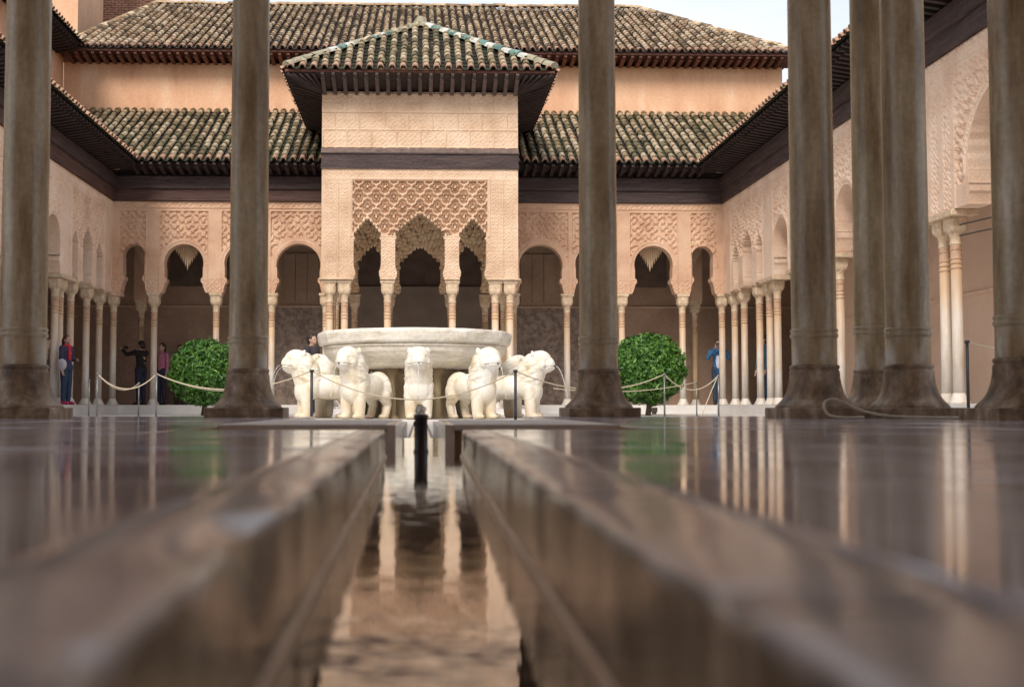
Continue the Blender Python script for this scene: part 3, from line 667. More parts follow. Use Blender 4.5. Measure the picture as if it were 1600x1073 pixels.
box('ceiling', ga, M['dark_wood'], -11.6, 11.6, YF + .34, 34.0, 5.65, 5.75)
for s in (-1, 1): muqarnas(ga, s * 6.03, YF + .5, 4.4, .52, .78, 'stucco_inner')
for s in (-1, 1): muqarnas(ga, s * 7.35, YF + 1.2, 4.6, .4, .8, 'stucco_inner')
for s in (-1, 1):       # inner cross arches' piers seen through the corner bays
    box('inner_pier', ga, M['stucco_pink'], s * 7.6 - .16, s * 7.6 + .16, 32.6, 33.0, 2.95, 5.6); gcol(ga, s * 7.6, 32.8, ZG, CI)

# ------------------------------------------------------------------ side galleries
def side_gallery(s, label):
    t = empty('arcade_gallery', (0, 0, 0), label, 'gallery')
    X = 7.85; ops = [muq_arch(29.42, .27, 4.10, 3.80, n=4), muq_arch(28.38, .40, 4.32, 3.92, n=6), muq_arch(27.36, .24, 4.10, 3.80, n=4),
                     round_arch(25.72, .50, 4.17, .56), round_arch(23.75, .52, 4.17, .60), round_arch(21.75, .52, 4.15, .60), round_arch(19.8, .52, 4.15, .6),
                     round_arch(15.75, 1.08, 4.55, 1.12, foil=16, spring=3.25), round_arch(12.4, .6, 4.15, .68), round_arch(10.2, .55, 4.15, .65), round_arch(8, .55, 4.15, .65)]
    def rel(u, z):
        D = np.zeros(u.shape)
        D = np.where(rect(u, z, 27.05, 29.8, 3.75, 5.0), sebka(u, z, .34, .38, .06), D)
        D = frame_line(D, u, z, 27.05, 29.85, 2.0, 5.02, .03, .014)
        for c, hw in ((25.72, .56), (23.75, .8), (21.75, .8), (19.8, .8), (15.75, 1.45), (12.4, .9), (10.2, .8), (8, .8)):
            rr = 1.08 if hw > 1.3 else .5
            zc = (4.55 - 1.08) if hw > 1.3 else 3.67
            hole = (np.hypot(u - c, z - zc) < rr + .13)
            D = np.where(rect(u, z, c - hw, c + hw, 3.3, 5.0) & ~hole & ~((np.abs(u - c) < rr + .13) & (z < zc)), arabesque(u, z, 1.15, .04), D)
            D = np.where((np.abs(np.hypot(u - c, z - zc) - (rr + .07)) < .025) & (z > zc - .1), .02, D)
            D = frame_line(D, u, z, c - hw, c + hw, 2.0, 5.02, .03, .014)
        D = np.where(rect(u, z, 0, 31, 5.09, 5.29), .02 + arabesque(u, z, 1.5, .014), D)
        pil = rect(u, z, 17.35, 17.6, 2, 5.02) | rect(u, z, 17.75, 18.0, 2, 5.02) | rect(u, z, 18.15, 18.5, 2, 5.02)
        D = np.where(pil, arabesque(u, z, 1.9, .016), D)
        D = np.where(rect(u, z, 26.35, 26.95, 2, 5.0), 0, D)
        return D
    pl = lambda u, d, z: (s * (X - d), u, z)
    facade('carved_wall', t, M['stucco_side'], 6.6, 30.6, 2.95, 5.3, .027, ops, rel, .35, pl)
    for y in ((30.14, 29.24, 27.91, 27.09, 26.5) if s > 0 else (30.03, 28.88, 27.57, 26.75, 26.4)) + (24.9, 24.5, 23.0, 22.5, 21.15, 20.6, 19.0, 17.95, 17.56, 14.3, 13.9, 11.4, 9.2, 7.0):
        gcol(t, s * (X + .15), y)
    for yc in (26.7, 24.7, 22.75, 20.9, 17.75, 14.1):
        x0, x1 = sorted((s * (X - .06), s * (X + .36))); box('impost_block', t, M['capital'], x0, x1, yc - .52, yc + .52, 2.862, 2.946, .008)
    bl = box_me(X - .08, X + .3, 6.6, 30.5, 5.302, 5.60) if s > 0 else box_me(-X - .3, -X + .08, 6.6, 30.5, 5.302, 5.60); link('beam', bl, t, M['beam_wood'] if s > 0 else M['beam_red'])
    bl = box_me(X - .14, X + .3, 6.6, 30.45, 5.602, 5.92) if s > 0 else box_me(-X - .3, -X + .14, 6.6, 30.45, 5.602, 5.92); link('beam', bl, t, M['beam_wood'])
    x0, x1 = sorted((s * (X + .02), s * (X + .35))); box('beam', t, M['dark_wood'], x0, x1, 6.6, 30.7, 5.922, 6.09)
    rafters(t, M['dark_wood'], (s * X, 6.8, 0), (s * X, 30.0, 0), (-s, 0, 0), 100, .74, 6.04, (.045, .10), tilt=.12)
    link('soffit_board', mesh_py([(s * (X + .1), 6.6, 6.05), (s * (X + .1), 30.6, 6.05), (s * 7.13, 29.88, 6.17), (s * 7.13, 6.6, 6.17)], [(0, 1, 2, 3)]), t, M['dark_wood'])
    link('roof_deck', mesh_py([(s * 7.2, 6.6, 6.13), (s * 7.2, 29.9, 6.13), (s * 11.3, 34, 8.38), (s * 11.3, 6.6, 8.38)], [(0, 1, 2, 3)]), t, M['channel'])
    roof(t, (s * 7.08, 0, 6.2), (0, 1, 0), (s * 4.1, 0, 2.25), 6.6, 34, VL, lambda u, v: u < 29.9 + v * 4.1 / VL, M['tile_moss'], M['channel_moss'], nind=300)
    x0, x1 = sorted((s * 11.25, s * 11.55)); box('back_wall', t, M['inner_side'], x0, x1, 6.6, 33.99, ZG, 5.9)
    if s > 0: box('inner_partition', t, M['inner_side'], 9.7, 9.9, 6.6, 29.9, ZG, 5.64); box('dado_rail', t, M['stucco_side'], 9.66, 9.698, 6.6, 29.9, 2.0, 2.05)
    x0, x1 = sorted((s * 11.2, s * 11.249)); box('dado_rail', t, M['stucco_side'], x0, x1, 6.6, 33.9, 2.3, 2.34)
    x0, x1 = sorted((s * 8.21, s * 11.24)); box('ceiling', t, M['dark_wood'], x0, x1, 6.6, 30.6, 5.65, 5.75)
    # arched doorway on the back wall: a slab with its inner darkness painted in
    for yc in (31.5, 12.0):
        P = [(yc + .55 * math.cos(a), 2.0 + .7 * math.sin(a)) for a in np.linspace(0, PI, 14)] + [(yc - .55, ZG), (yc + .55, ZG)]
        bm = bmesh.new(); f1 = [bm.verts.new((s * 11.24, a, b)) for a, b in P]; f2 = [bm.verts.new((s * 11.16, a, b)) for a, b in P]
        bm.faces.new(f2); [bm.faces.new((f1[i], f1[(i + 1) % len(P)], f2[(i + 1) % len(P)], f2[i])) for i in range(len(P))]
        link('doorway', from_bm(bm), t, M['painted_dark'])
    return t



gl = side_gallery(-1, 'left arcaded gallery of carved stucco with slender columns and dark rafters')
gr = side_gallery(1, 'right arcaded gallery of pinkish carved stucco with one large arch')
for z, y1 in ((2.62, 15.2), (2.46, 15.0)):
    link('tie_rod', tube([(7.95, 17.3, z + .1), (8.05, 14.5, z)], .012, 6), gr, M['iron'])

# ------------------------------------------------------------------ small pavilion in front of the far gallery
pv = empty('pavilion', (0, 0, 0), 'small square pavilion of carved stucco under a pyramid tiled roof, behind the lion fountain', 'pavilion')
YP = 27.1; PW = 2.24
ops = [muq_arch(0, .565, 4.46, 3.98, n=7), muq_arch(-1.2, .31, 4.34, 3.96, n=5), muq_arch(1.2, .31, 4.34, 3.96, n=5)]
def rel_pav(u, z):
    D = np.zeros(u.shape)
    m = rect(u, z, -1.53, 1.53, 3.95, 5.18)
    for c, hw, zs, za in ((0, .565, 3.98, 4.46), (1.2, .31, 3.96, 4.34), (-1.2, .31, 3.96, 4.34)):
        m &= ~((np.abs(u - c) < hw + .05) & (z < zs + (za - zs + .07) * (1 - np.abs(u - c) / (hw + .05))))
    D = np.where(m, sebka(u, z, .40, .46, .075), D)
    D = frame_line(D, u, z, -1.56, 1.56, 2.0, 5.2, .04, .015)
    side = rect(np.abs(u), z, 1.64, 2.18, 3.0, 5.2)
    D = np.where(side, arabesque(u, z, 2.2, .010), D)
    D = np.where(rect(np.abs(u), z, 1.86, 1.90, 3.0, 5.25), .014, D)
    D = np.where(rect(u, z, -3, 3, 5.27, 5.45), arabesque(u, z, 2.2, .010), D)
    D = np.where((np.abs(u) < 1.6) & (z < 3.9), arabesque(u, z, 2.2, .012), D)
    return D
facade('carved_front', pv, M['stucco'], -PW, PW, 2.95, 5.46, .02, ops, rel_pav, .3, lambda u, d, z: (u, YP - d, z))
opsS = [muq_arch(28.85, .5, 4.46, 3.98, n=7), muq_arch(27.85, .28, 4.3, 3.96, n=5), muq_arch(29.85, .28, 4.3, 3.96, n=5)]
relS = lambda u, z: np.where(z > 3.98, sebka(u, z, .305, .36, .05), 0)
for s in (-1, 1):
    facade('carved_side', pv, M['stucco'], YP + .3, YF + .2, 2.95, 5.46, .04, opsS, relS, .28, (lambda s: lambda u, d, z: (s * (PW - .003 + d), u, z))(s))
    # inner skin of the side walls
    facade('inner_side', pv, M['stucco_inner'], YP + .3, YF + .2, 2.95, 6.0, .04, opsS, lambda u, z: arabesque(u, z, 1, .02), .02, (lambda s: lambda u, d, z: (s * (PW - .3 - d), u, z))(s))
opsR = [muq_arch(0, .53, 4.20, 3.70, n=5), muq_arch(-1.22, .38, 4.25, 3.7, n=4), muq_arch(1.22, .38, 4.25, 3.7, n=4)]
facade('inner_arcade', pv, M['stucco_inner'], -1.93, 1.93, 2.95, 6.0, .03, opsR, lambda u, z: sebka(u, z, .3, .34, .04), .3, lambda u, d, z: (u, YF - d, z))
def fringe(y, arches, x0, x1, wdt=.085, tiers=7):
    """stalactite plaster: stacked tiers of little prisms whose tips trace pointed arches"""
    bm = bmesh.new(); n = int((x1 - x0) / wdt)
    for k in range(tiers):
        for i in range(n + 1):
            cx = x0 + (x1 - x0) * (i + .5 * (k % 2)) / n; zb = 0
            for c, hw, zs, za in arches:
                if abs(cx - c) < hw: zb = zs + (za - zs) * (1 - abs(cx - c) / hw) ** .9
            if zb < 3.2: continue
            zb += k * .135 + (.05 if (i + k) % 3 == 0 else 0) + random.uniform(-.008, .008); q = wdt * .56; yy = y - k * .055; zt = zb + .17
            V = [bm.verts.new(p) for p in ((cx - q, yy, zt), (cx, yy - q, zt), (cx + q, yy, zt), (cx, yy + q, zt))]
            W = [bm.verts.new((p.co.x, p.co.y, zb + .055)) for p in V]; T = bm.verts.new((cx, yy + .02, zb))
            bm.faces.new(V)
            for a in range(4): bm.faces.new((V[a], V[(a + 1) % 4], W[(a + 1) % 4], W[a])); bm.faces.new((W[a], W[(a + 1) % 4], T))
    return link('stalactite_fringe', from_bm(bm), pv, M['stucco_inner'])
fringe(YF - .10, ((0, .62, 3.70, 4.10), (-1.22, .46, 3.66, 4.12), (1.22, .46, 3.66, 4.12)), -1.68, 1.68)
for x in (-2.06, -1.72, -.74, .74, 1.72, 2.06): gcol(pv, x, YP + .17, ZC + .13, s=1.0, zs=1.02)
for x in (-2.06, 2.06):
    for y in (YP + .52, 28.3, 29.4): gcol(pv, x, y, .05, CI)
for x in (-1.68, -.78, .78, 1.68): gcol(pv, x, YF + .15, .06, CI)
for s in (-1, 1): box('impost_block', pv, M['capital'], min(s * 1.52, s * 2.29), max(s * 1.52, s * 2.29), YP - .05, YP + .33, 2.925, 2.948 + .0, .004)
for s in (-1, 1): box('impost_block', pv, M['capital'], min(s * .56, s * .91), max(s * .56, s * .91), YP - .03, YP + .31, 2.925, 2.948, .004)
bm = bmesh.new(); boxbm(bm, -2.6, 2.6, YP - .25, YF - .4, ZC - .1, .0, .01)
link('floor_platform', from_bm(bm), pv, M['white_marble'])
# wooden band
box('wood_band', pv, M['beam_wood'], -PW - .02, PW + .02, YP - .03, YF, 5.461, 5.56); box('wood_band', pv, M['beam_wood'], -PW - .01, PW + .01, YP - .02, YF, 5.562, 5.80)
box('wood_band', pv, M['beam_wood'], -PW - .03, PW + .03, YP - .045, YF, 5.802, 5.83); box('wood_band', pv, M['pale_wood'], -PW - .015, PW + .015, YP - .025, YF, 5.832, 5.93)
def rel_up(u, z):
    D = np.zeros(u.shape)
    D = np.where((np.abs((z - 5.94) % .41) < .03) | (np.abs((u + 2.24 + .28 * (np.floor((z - 5.94) / .41) % 2)) % .56) < .03), .014, D + arabesque(u, z, 1.6, .010))
    return D
facade('upper_wall', pv, M['stucco'], -PW, PW, 5.932, 7.24, .025, [], rel_up, .3, lambda u, d, z: (u, YP - d, z))
for s in (-1, 1): facade('upper_wall', pv, M['stucco'], YP, YF + .5, 5.932, 7.24, .06, [], lambda u, z: u * 0, .2, (lambda s: lambda u, d, z: (s * (PW + .0005), u, z))(s))
box('ceiling', pv, M['dark_wood'], -1.95, 1.95, YP + .31, YF + .2, 6.01, 6.05)
# eaves flare upwards, rafters all round
EO = .76; ZE = 7.52; CY = 29.36; HB = PW + EO
ey0 = YP - .74; ey1 = 2 * CY - ey0
q = [(-HB, ey0, ZE - .03), (HB, ey0, ZE - .03), (HB, ey1, ZE - .03), (-HB, ey1, ZE - .03)]
ii = [(-PW + .1, YP + .1, 7.27), (PW - .1, YP + .1, 7.27), (PW - .1, ey1 - .8, 7.27), (-PW + .1, ey1 - .8, 7.27)]
link('soffit_board', mesh_py(q + ii, [(0, 1, 5, 4), (1, 2, 6, 5), (2, 3, 7, 6), (3, 0, 4, 7), (4, 5, 6, 7)]), pv, M['dark_wood'])
rafters(pv, M['rafter_wood'], (-2.3, YP, 0), (2.3, YP, 0), (0, -1, 0), 19, .74, 7.25, (.042, .10), tilt=.24)
for s in (-1, 1): rafters(pv, M['dark_wood'], (s * PW, YP, 0), (s * PW, 31.4, 0), (s, 0, 0), 18, .74, 7.25, (.042, .10), tilt=.24)
for s in (-1, 1):
    a = Vector((s * PW, YP, 7.22)); b = Vector((s * (HB - .03), ey0 + .03, ZE - .06))
    link('hip_rafter', tube([a, b], .06, 4), pv, M['dark_wood'])
    for k in range(4):      # fanned rafters of the corner
        f = (k + 1) / 5
        for e in ((s * (PW + EO * f), ey0 + .02, ZE - .07), (s * (HB - .02), YP - .74 * f, ZE - .07)):
            link('rafter', tube([(s * (PW - .1 + .1 * f), YP + .1 - .1 * f, 7.2), e], .042, 4), pv, M['dark_wood'])
for s in (-1, 1): box('fascia', pv, M['red_wood'], min(s * (HB - .01), s * (HB + .015)), max(s * (HB - .01), s * (HB + .015)), ey0 + .03, ey1, ZE - .035, ZE + .02)
box('fascia', pv, M['red_wood'], -HB, HB, ey0 - .015, ey0 + .01, ZE - .035, ZE + .02)
ZA = 9.46; run = CY - ey0; VLp = math.hypot(run, ZA - ZE)
clipP = lambda u, v: abs(u) < HB * (1 - v / VLp) + .06
roof(pv, (0, ey0 - .06, ZE + .03), (1, 0, 0), (0, run, ZA - ZE), -HB, HB, VLp, clipP, M['tile_moss'], M['channel_moss'], pu=.25, pv=.27, nind=240)
runx = HB; VLx = math.hypot(runx, ZA - ZE)
for s in (-1, 1):
    roof(pv, (s * (HB + .05), CY, ZE + .03), (0, 1, 0), (-s * runx, 0, ZA - ZE), -run, run, VLx, lambda u, v: abs(u) < run * (1 - v / VLx) + .03, M['tile_moss'], M['channel_moss'], pu=.25, pv=.27, nind=30)
# glazed ridge tiles along the hips
rm = bmesh.new(); bmesh.ops.create_circle(rm, cap_ends=False, segments=3, radius=.01); rm.free()
def ridge_mesh(L, r):
    V, F = [], []; n = 6
    for y, rr in ((0, r), (L, r * .9)):
        for k in range(n + 1): a = PI * k / n; V.append((rr * math.cos(a), y, rr * .9 * math.sin(a)))
    for k in range(n): F.append((k, k + 1, n + 2 + k, n + 1 + k))
    F.append(tuple(range(n + 1))); F.append(tuple(range(n + 1, 2 * n + 2)))
    return mesh_py(V, F)
ap = Vector((0, CY, ZA + .06))
for cx, cy in ((-1, -1), (1, -1), (1, 1), (-1, 1)):
    c0 = Vector((cx * HB, CY + cy * run, ZE + .1)); d = ap - c0; L = d.length; n = 17; dn = d.normalized()
    sd_ = dn.cross(Vector((0, 0, 1))).normalized(); up = sd_.cross(dn)
    for k in range(n):
        mt = ('glaze_white' if k % 2 else 'glaze_green') if (3 <= k < n - 1 and (cx > 0 or k in (5, 6, 7, 10, 11, 12))) else 'ridge_stone'
        me = ridge_mesh(L / n * .98, .145 if cx > 0 else .12); mw = Matrix((sd_, dn, up)).transposed().to_4x4(); mw.translation = c0 + d * (k / n) + Vector((random.uniform(-.01, .01), 0, random.uniform(-.01, .012)))
        link('ridge_tile', me, pv, M[mt], mw=mw)
link('finial', lathe([(.02, 0), (.16, .02), (.17, .09), (.1, .14), (.11, .19), (.04, .24), (.01, .25)], 14), pv, M['ridge_stone'], loc=(0, CY, ZA + .05))

# ------------------------------------------------------------------ upper hall behind the gallery
uh = empty('upper_hall', (0, 0, 0), 'long peach plastered upper storey with wide weathered tile roof, behind everything', 'building')
box('wall', uh, M['plaster'], -10.17, 10.52, 34.32, 46, 5.9, 9.9); box('wall', uh, M['plaster'], -10.17, 10.50, 34.0, 34.319, 8.3, 9.86)
rafters(uh, M['red_wood'], (-10.0, 34, 0), (10.4, 34, 0), (0, -1, 0), 86, .72, 9.92, (.05, .11), tilt=.06)
link('soffit_board', mesh_py([(-10.3, 34.4, 9.96), (10.9, 34.4, 9.96), (10.9, 33.25, 10.02), (-10.3, 33.25, 10.02)], [(0, 1, 2, 3)]), uh, M['red_wood'])
box('fascia', uh, M['red_wood'], -10.0, 10.85, 33.24, 33.27, 9.98, 10.06)
L2 = math.hypot(6.6, 3.5)
EL, ER = -10.1, 10.75
roof(uh, (0, 33.2, 10.07), (1, 0, 0), (0, 6.7, 3.48), EL, ER, L2 + .1, lambda u, v: (u > EL + v / L2 * 1.2) and (u < ER - v / L2 * 3.4), M['tile'], M['channel'], pu=.235, pv=.33)
P = [(EL, 33.3, 10.02), (ER, 33.3, 10.02), (ER, 46.5, 10.02), (EL, 46.5, 10.02), (EL + 1.2, 39.9, 13.48), (ER - 3.4, 39.9, 13.48)]
link('roof_deck', mesh_py(P, [(0, 1, 5, 4), (1, 2, 5), (2, 3, 4, 5), (3, 0, 4)]), uh, M['channel'])
me = ridge_mesh(.42, .12); me.materials.append(M['tile'])
def ridge_line(a, b, parent):
    a, b = Vector(a), Vector(b); d = b - a; n = int(d.length / .4); dn = d.normalized(); sd_ = dn.cross(Vector((0, 0, 1))).normalized(); up = sd_.cross(dn)
    for k in range(n):
        mw = Matrix((sd_, dn, up)).transposed().to_4x4(); mw.translation = a + d * (k / n) + Vector((0, 0, random.uniform(-.02, .02))); link('ridge_tile', me, parent, mw=mw)
ridge_line((EL + 1.2, 39.9, 13.58), (ER - 3.4, 39.9, 13.58), uh); ridge_line((ER, 33.3, 10.12), (ER - 3.4, 39.9, 13.58), uh); ridge_line((EL, 33.3, 10.12), (EL + 1.2, 39.9, 13.58), uh)

lu = empty('side_building', (0, 0, 0), 'peach building above the left gallery with dark overhanging eave', 'building')
box('wall', lu, M['plaster'], -15, -10.175, 16, 33.99, 8.35, 10.05)
link('soffit_board', mesh_py([(-10.3, 16, 10.0), (-10.3, 34, 10.0), (-9.5, 33.2, 10.1), (-9.5, 16, 10.1)], [(0, 1, 2, 3)]), lu, M['dark_wood'])
rafters(lu, M['dark_wood'], (-10.17, 24, 0), (-10.17, 33.3, 0), (1, 0, 0), 38, .66, 9.98, (.045, .10), tilt=.1)
roof(lu, (-9.42, 0, 10.17), (0, 1, 0), (-4.1, 0, 2.25), 18, 33.4, 4.4, lambda u, v: True, M['tile'], M['channel'], nind=60)
link('roof_deck', mesh_py([(-9.45, 16, 10.1), (-9.45, 33.4, 10.1), (-13.5, 33.4, 12.3), (-13.5, 16, 12.3)], [(0, 1, 2, 3)]), lu, M['channel'])
pt = empty('plaster_tower', (-11.8, 39, 0), 'plain peach tower wall rising left of the brick tower', 'tower'); box('wall', pt, M['plaster'], -2.6, .85, -1.0, 2, 6, 20)
box('coping', pt, M['ridge_stone'], -2.7, .95, -1.1, 2.1, 20.0, 20.2)
bt = empty('brick_tower', (-10.9, 43, 0), 'brown brick tower rising behind the left end of the upper roof', 'tower')
box('wall', bt, M['brick'], -1.6, 1.18, .05, 3, 8, 19)
bme = box_me(-.115, .115, -.03, .05, 0, .07, .006); bme.materials.append(M['brick']); n = 0
for r_ in range(30):
    for i in range(10):
        z = 13.2 + r_ * .085; x = -1.3 + i * .25 + (.125 if r_ % 2 else 0)
        if x > 1.05 or n >= 300: continue
        link('brick', bme, bt, loc=(x, 0.02 + random.uniform(0, .02), z)); n += 1
fw = empty('far_roof', (0, 47, 0), 'pale distant ridge just showing above the upper roof', 'roof'); bm = bmesh.new(); boxbm(bm, -8.2, 3.0, 0, 3, 10, 16.0); link('gable', from_bm(bm), fw, M['ridge_stone'])

# ------------------------------------------------------------------ lion fountain
FX, FY = -0.085, 16.35
fb = empty('fountain_basin', (FX + .015, FY, ZC), 'large twelve-sided white marble fountain basin carried by the stone lions', 'fountain')
def rf12(a):
    b = (a % (PI / 6)) - PI / 12; poly = math.cos(PI / 12) / math.cos(b); return .975 * (.45 + .55 * (poly + .012))
z_ = -ZC
prof = [(.45, .55 + z_), (.90, .545 + z_), (.97, .56 + z_), (1.03, .585 + z_), (1.13, .64 + z_), (1.20, .70 + z_), (1.245, .76 + z_), (1.265, .81 + z_), (1.262, .822 + z_), (1.285, .826 + z_), (1.288, .848 + z_), (1.272, .852 + z_), (1.272, .862 + z_), (1.318, .868 + z_),
        (1.335, .89 + z_), (1.348, .95 + z_), (1.355, 1.0 + z_), (1.35, 1.03 + z_), (1.335, 1.045 + z_), (1.29, 1.048 + z_), (1.25, 1.03 + z_), (1.22, .95 + z_), (.6, .86 + z_), (.02, .85 + z_)]
bmf = bmesh.new(); lathe_bm(bmf, prof, 144, rf=rf12)
bmesh.ops.recalc_face_normals(bmf, faces=bmf.faces); me = from_bm(bmf, sm=False)
for v in me.vertices:
    if v.co.z > .7:
        n_ = mnoise.noise(v.co * 6) * .004 + mnoise.noise(v.co * 25) * .003; v.co.x *= 1 + n_; v.co.y *= 1 + n_
link('bowl', me, fb, M['basin'])
link('water_surface', lathe([(1.0, .975 + z_), (1.2, .98 + z_), (.01, .982 + z_)], 48), fb, M['water'])
link('drum', lathe([(.52, 0), (.5, .05), (.46, .1), (.44, .5), (.5, .6), (.62, .68)], 24), fb, M['support'])
pm = lathe([(.10, 0), (.10, .04), (.06, .07), (.055, .55), (.075, .60), (.11, .68)], 12); pm.materials.append(M['support'])
for k in range(8): a = PI / 8 + k * PI / 4; link('support_pillar', pm, fb, loc=(.78 * math.cos(a), .78 * math.sin(a), 0))
link('upper_stem', lathe([(.12, .85 + z_), (.10, 1.0 + z_), (.07, 1.03 + z_), (.02, 1.035 + z_)], 16), fb, M['basin'])
link('footing', lathe([(2.15, -.005), (2.15, .018), (2.1, .022), (.3, .022)], 48), fb, M['white_marble'])

def lion_meshes():
    bm = bmesh.new()
    ellip(bm, (-.06, 0, .42), (.38, .165, .165)); ellip(bm, (-.30, 0, .43), (.165, .17, .185)); ellip(bm, (.20, 0, .45), (.18, .175, .21))
    ellip(bm, (.27, 0, .37), (.135, .165, .18))
    for s in (-1, 1):
        capsule(bm, (.255, s * .098, .40), (.275, s * .098, .05), .090, .070); ellip(bm, (.305, s * .098, .035), (.09, .068, .036))
        ellip(bm, (-.31, s * .10, .35), (.13, .08, .165), )
        capsule(bm, (-.28, s * .108, .30), (-.36, s * .108, .19), .090, .058); capsule(bm, (-.36, s * .108, .19), (-.31, s * .108, .04), .056, .052); ellip(bm, (-.275, s * .108, .033), (.085, .060, .034))
    # neck and mane: a thick upright column of hair
    capsule(bm, (.23, 0, .50), (.31, 0, .70), .18, .165); ellip(bm, (.29, 0, .68), (.175, .172, .20)); ellip(bm, (.20, 0, .60), (.14, .16, .19))
    # head
    ellip(bm, (.38, 0, .775), (.160, .145, .140)); ellip(bm, (.465, 0, .735), (.115, .105, .095)); ellip(bm, (.515, 0, .715), (.070, .084, .068))
    ellip(bm, (.45, 0, .675), (.095, .088, .058)); ellip(bm, (.505, 0, .76), (.060, .042, .040))
    for s in (-1, 1):
        ellip(bm, (.475, s * .062, .803), (.045, .036, .024)); ellip(bm, (.505, s * .055, .703), (.048, .042, .042))
        ellip(bm, (.305, s * .112, .865), (.026, .036, .040))
        ellip(bm, (.42, s * .118, .71), (.06, .035, .065))
    # tail curled up over the haunch
    pts = [(-.44, .02, .42), (-.46, .07, .33), (-.42, .13, .30), (-.34, .165, .36), (-.30, .17, .45), (-.27, .15, .52)]
    for a, b in zip(pts, pts[1:]): capsule(bm, a, b, .028, .028)
    me = remesh(bm, .0115, 4, .5)
    n = len(me.vertices); co = np.empty(n * 3); me.vertices.foreach_get('co', co); co = co.reshape(-1, 3)
    no = np.empty(n * 3); me.vertex_normals.foreach_get('vector', no); no = no.reshape(-1, 3)
    x, y, z = co.T
    mane = np.clip((.41 - x) / .06, 0, 1) * np.clip((z - .44) / .08, 0, 1) * np.clip((x - .05) / .08, 0, 1)
    ang = np.arctan2(y, z - .62) ; row = z * 22 - x * 12
    lock = np.abs(np.sin(row * 1.4)) * (.5 + .5 * np.abs(np.sin(ang * 9 + np.floor(row * 1.4 / PI) * PI / 2)))
    co += no * (mane * (lock - .4) * .016)[:, None]
    # ribbed chest and shoulder lines, leg fronts, mouth and eye cuts
    sh = np.clip(1 - np.abs(np.hypot(x - .22, z - .36) - .13) / .014, 0, 1) * (np.abs(y) > .09)
    hn = np.clip(1 - np.abs(np.hypot(x + .29, z - .36) - .13) / .014, 0, 1) * (np.abs(y) > .09)
    mouth = np.clip(1 - np.abs(z - .693 - .15 * (x - .53)) / .009, 0, 1) * (x > .46)
    eye = np.clip(1 - np.hypot(x - .495, z - .775) / .022, 0, 1) * (np.abs(y) > .03)
    paw = np.abs(np.sin(y * 150)) * (z < .06) * (np.abs(x) > .25)
    muz = (np.abs(np.sin((z - .70) * 260)) < .35) * (x > .49) * (np.abs(y) > .025) * (z > .70) * (z < .745)
    co -= no * (sh * .007 + hn * .007 + mouth * .017 + eye * .014 + paw * .004 + muz * .003)[:, None]
    me.vertices.foreach_set('co', co.ravel()); me.update(); me.materials.append(M['lion'])
    ey = bmesh.new()
    ellip(ey, (0, 0, 0), (.013, .012, .012)); em = from_bm(ey, sm=True); em.materials.append(M['post_dark'])
    sp = tube([(.52, 0, .697), (.592, 0, .697)], .010, 10); sp.materials.append(M['bronze'])
    pts = [(.59 + .06 * t * 3.0, 0, .697 + .02 * t * 3 - .5 * 9.8 * (t * .38) ** 2 / 1.2) for t in np.linspace(0, .92, 14)]
    jt = tube([(px, py, max(pz, .01)) for px, py, pz in pts], [.0035 + .0015 * k / 14 for k in range(14)], 6); jt.materials.append(M['clear_water'])
    return me, em, sp, jt
LM, EM, SPM, JM = lion_meshes()
LT = ['white stone lion facing the viewer at the head of the rill, middle of the fountain',
      'white stone lion just right of the middle lion, turned slightly right', 'white stone lion at the right of the fountain, head in profile to the right',
      'white stone lion on the far right flank, hidden behind the right profile lion', 'white stone lion at the back right under the basin', 'white stone lion at the back just right of the fountain drum',
      'white stone lion straight behind the fountain drum, facing the small pavilion', 'white stone lion at the back just left of the fountain drum', 'white stone lion at the back left under the basin',
      'white stone lion on the far left flank, behind the left profile lion', 'white stone lion at the left of the fountain, head in profile to the left',
      'white stone lion just left of the middle lion, turned slightly left']
for k in range(12):
    a = -PI / 2 + R((0, 31, 71, 97, 122, 150, 180, 210, 238, 263, 289, 329)[k]); rr = 1.32
    t = empty('stone_lion', (FX + .07 + rr * math.cos(a), FY + rr * math.sin(a), ZC + .02), LT[k], 'lion statue', 'stone lions of the fountain', rz=a)
    sc = random.uniform(.985, 1.015); t.scale = (sc, sc, sc * .995)
    link('body', LM, t)
    for s in (-1, 1): link('eye', EM, t, loc=(.512, s * .070, .775))
    link('mouth_spout', SPM, t); link('water_jet', JM, t)

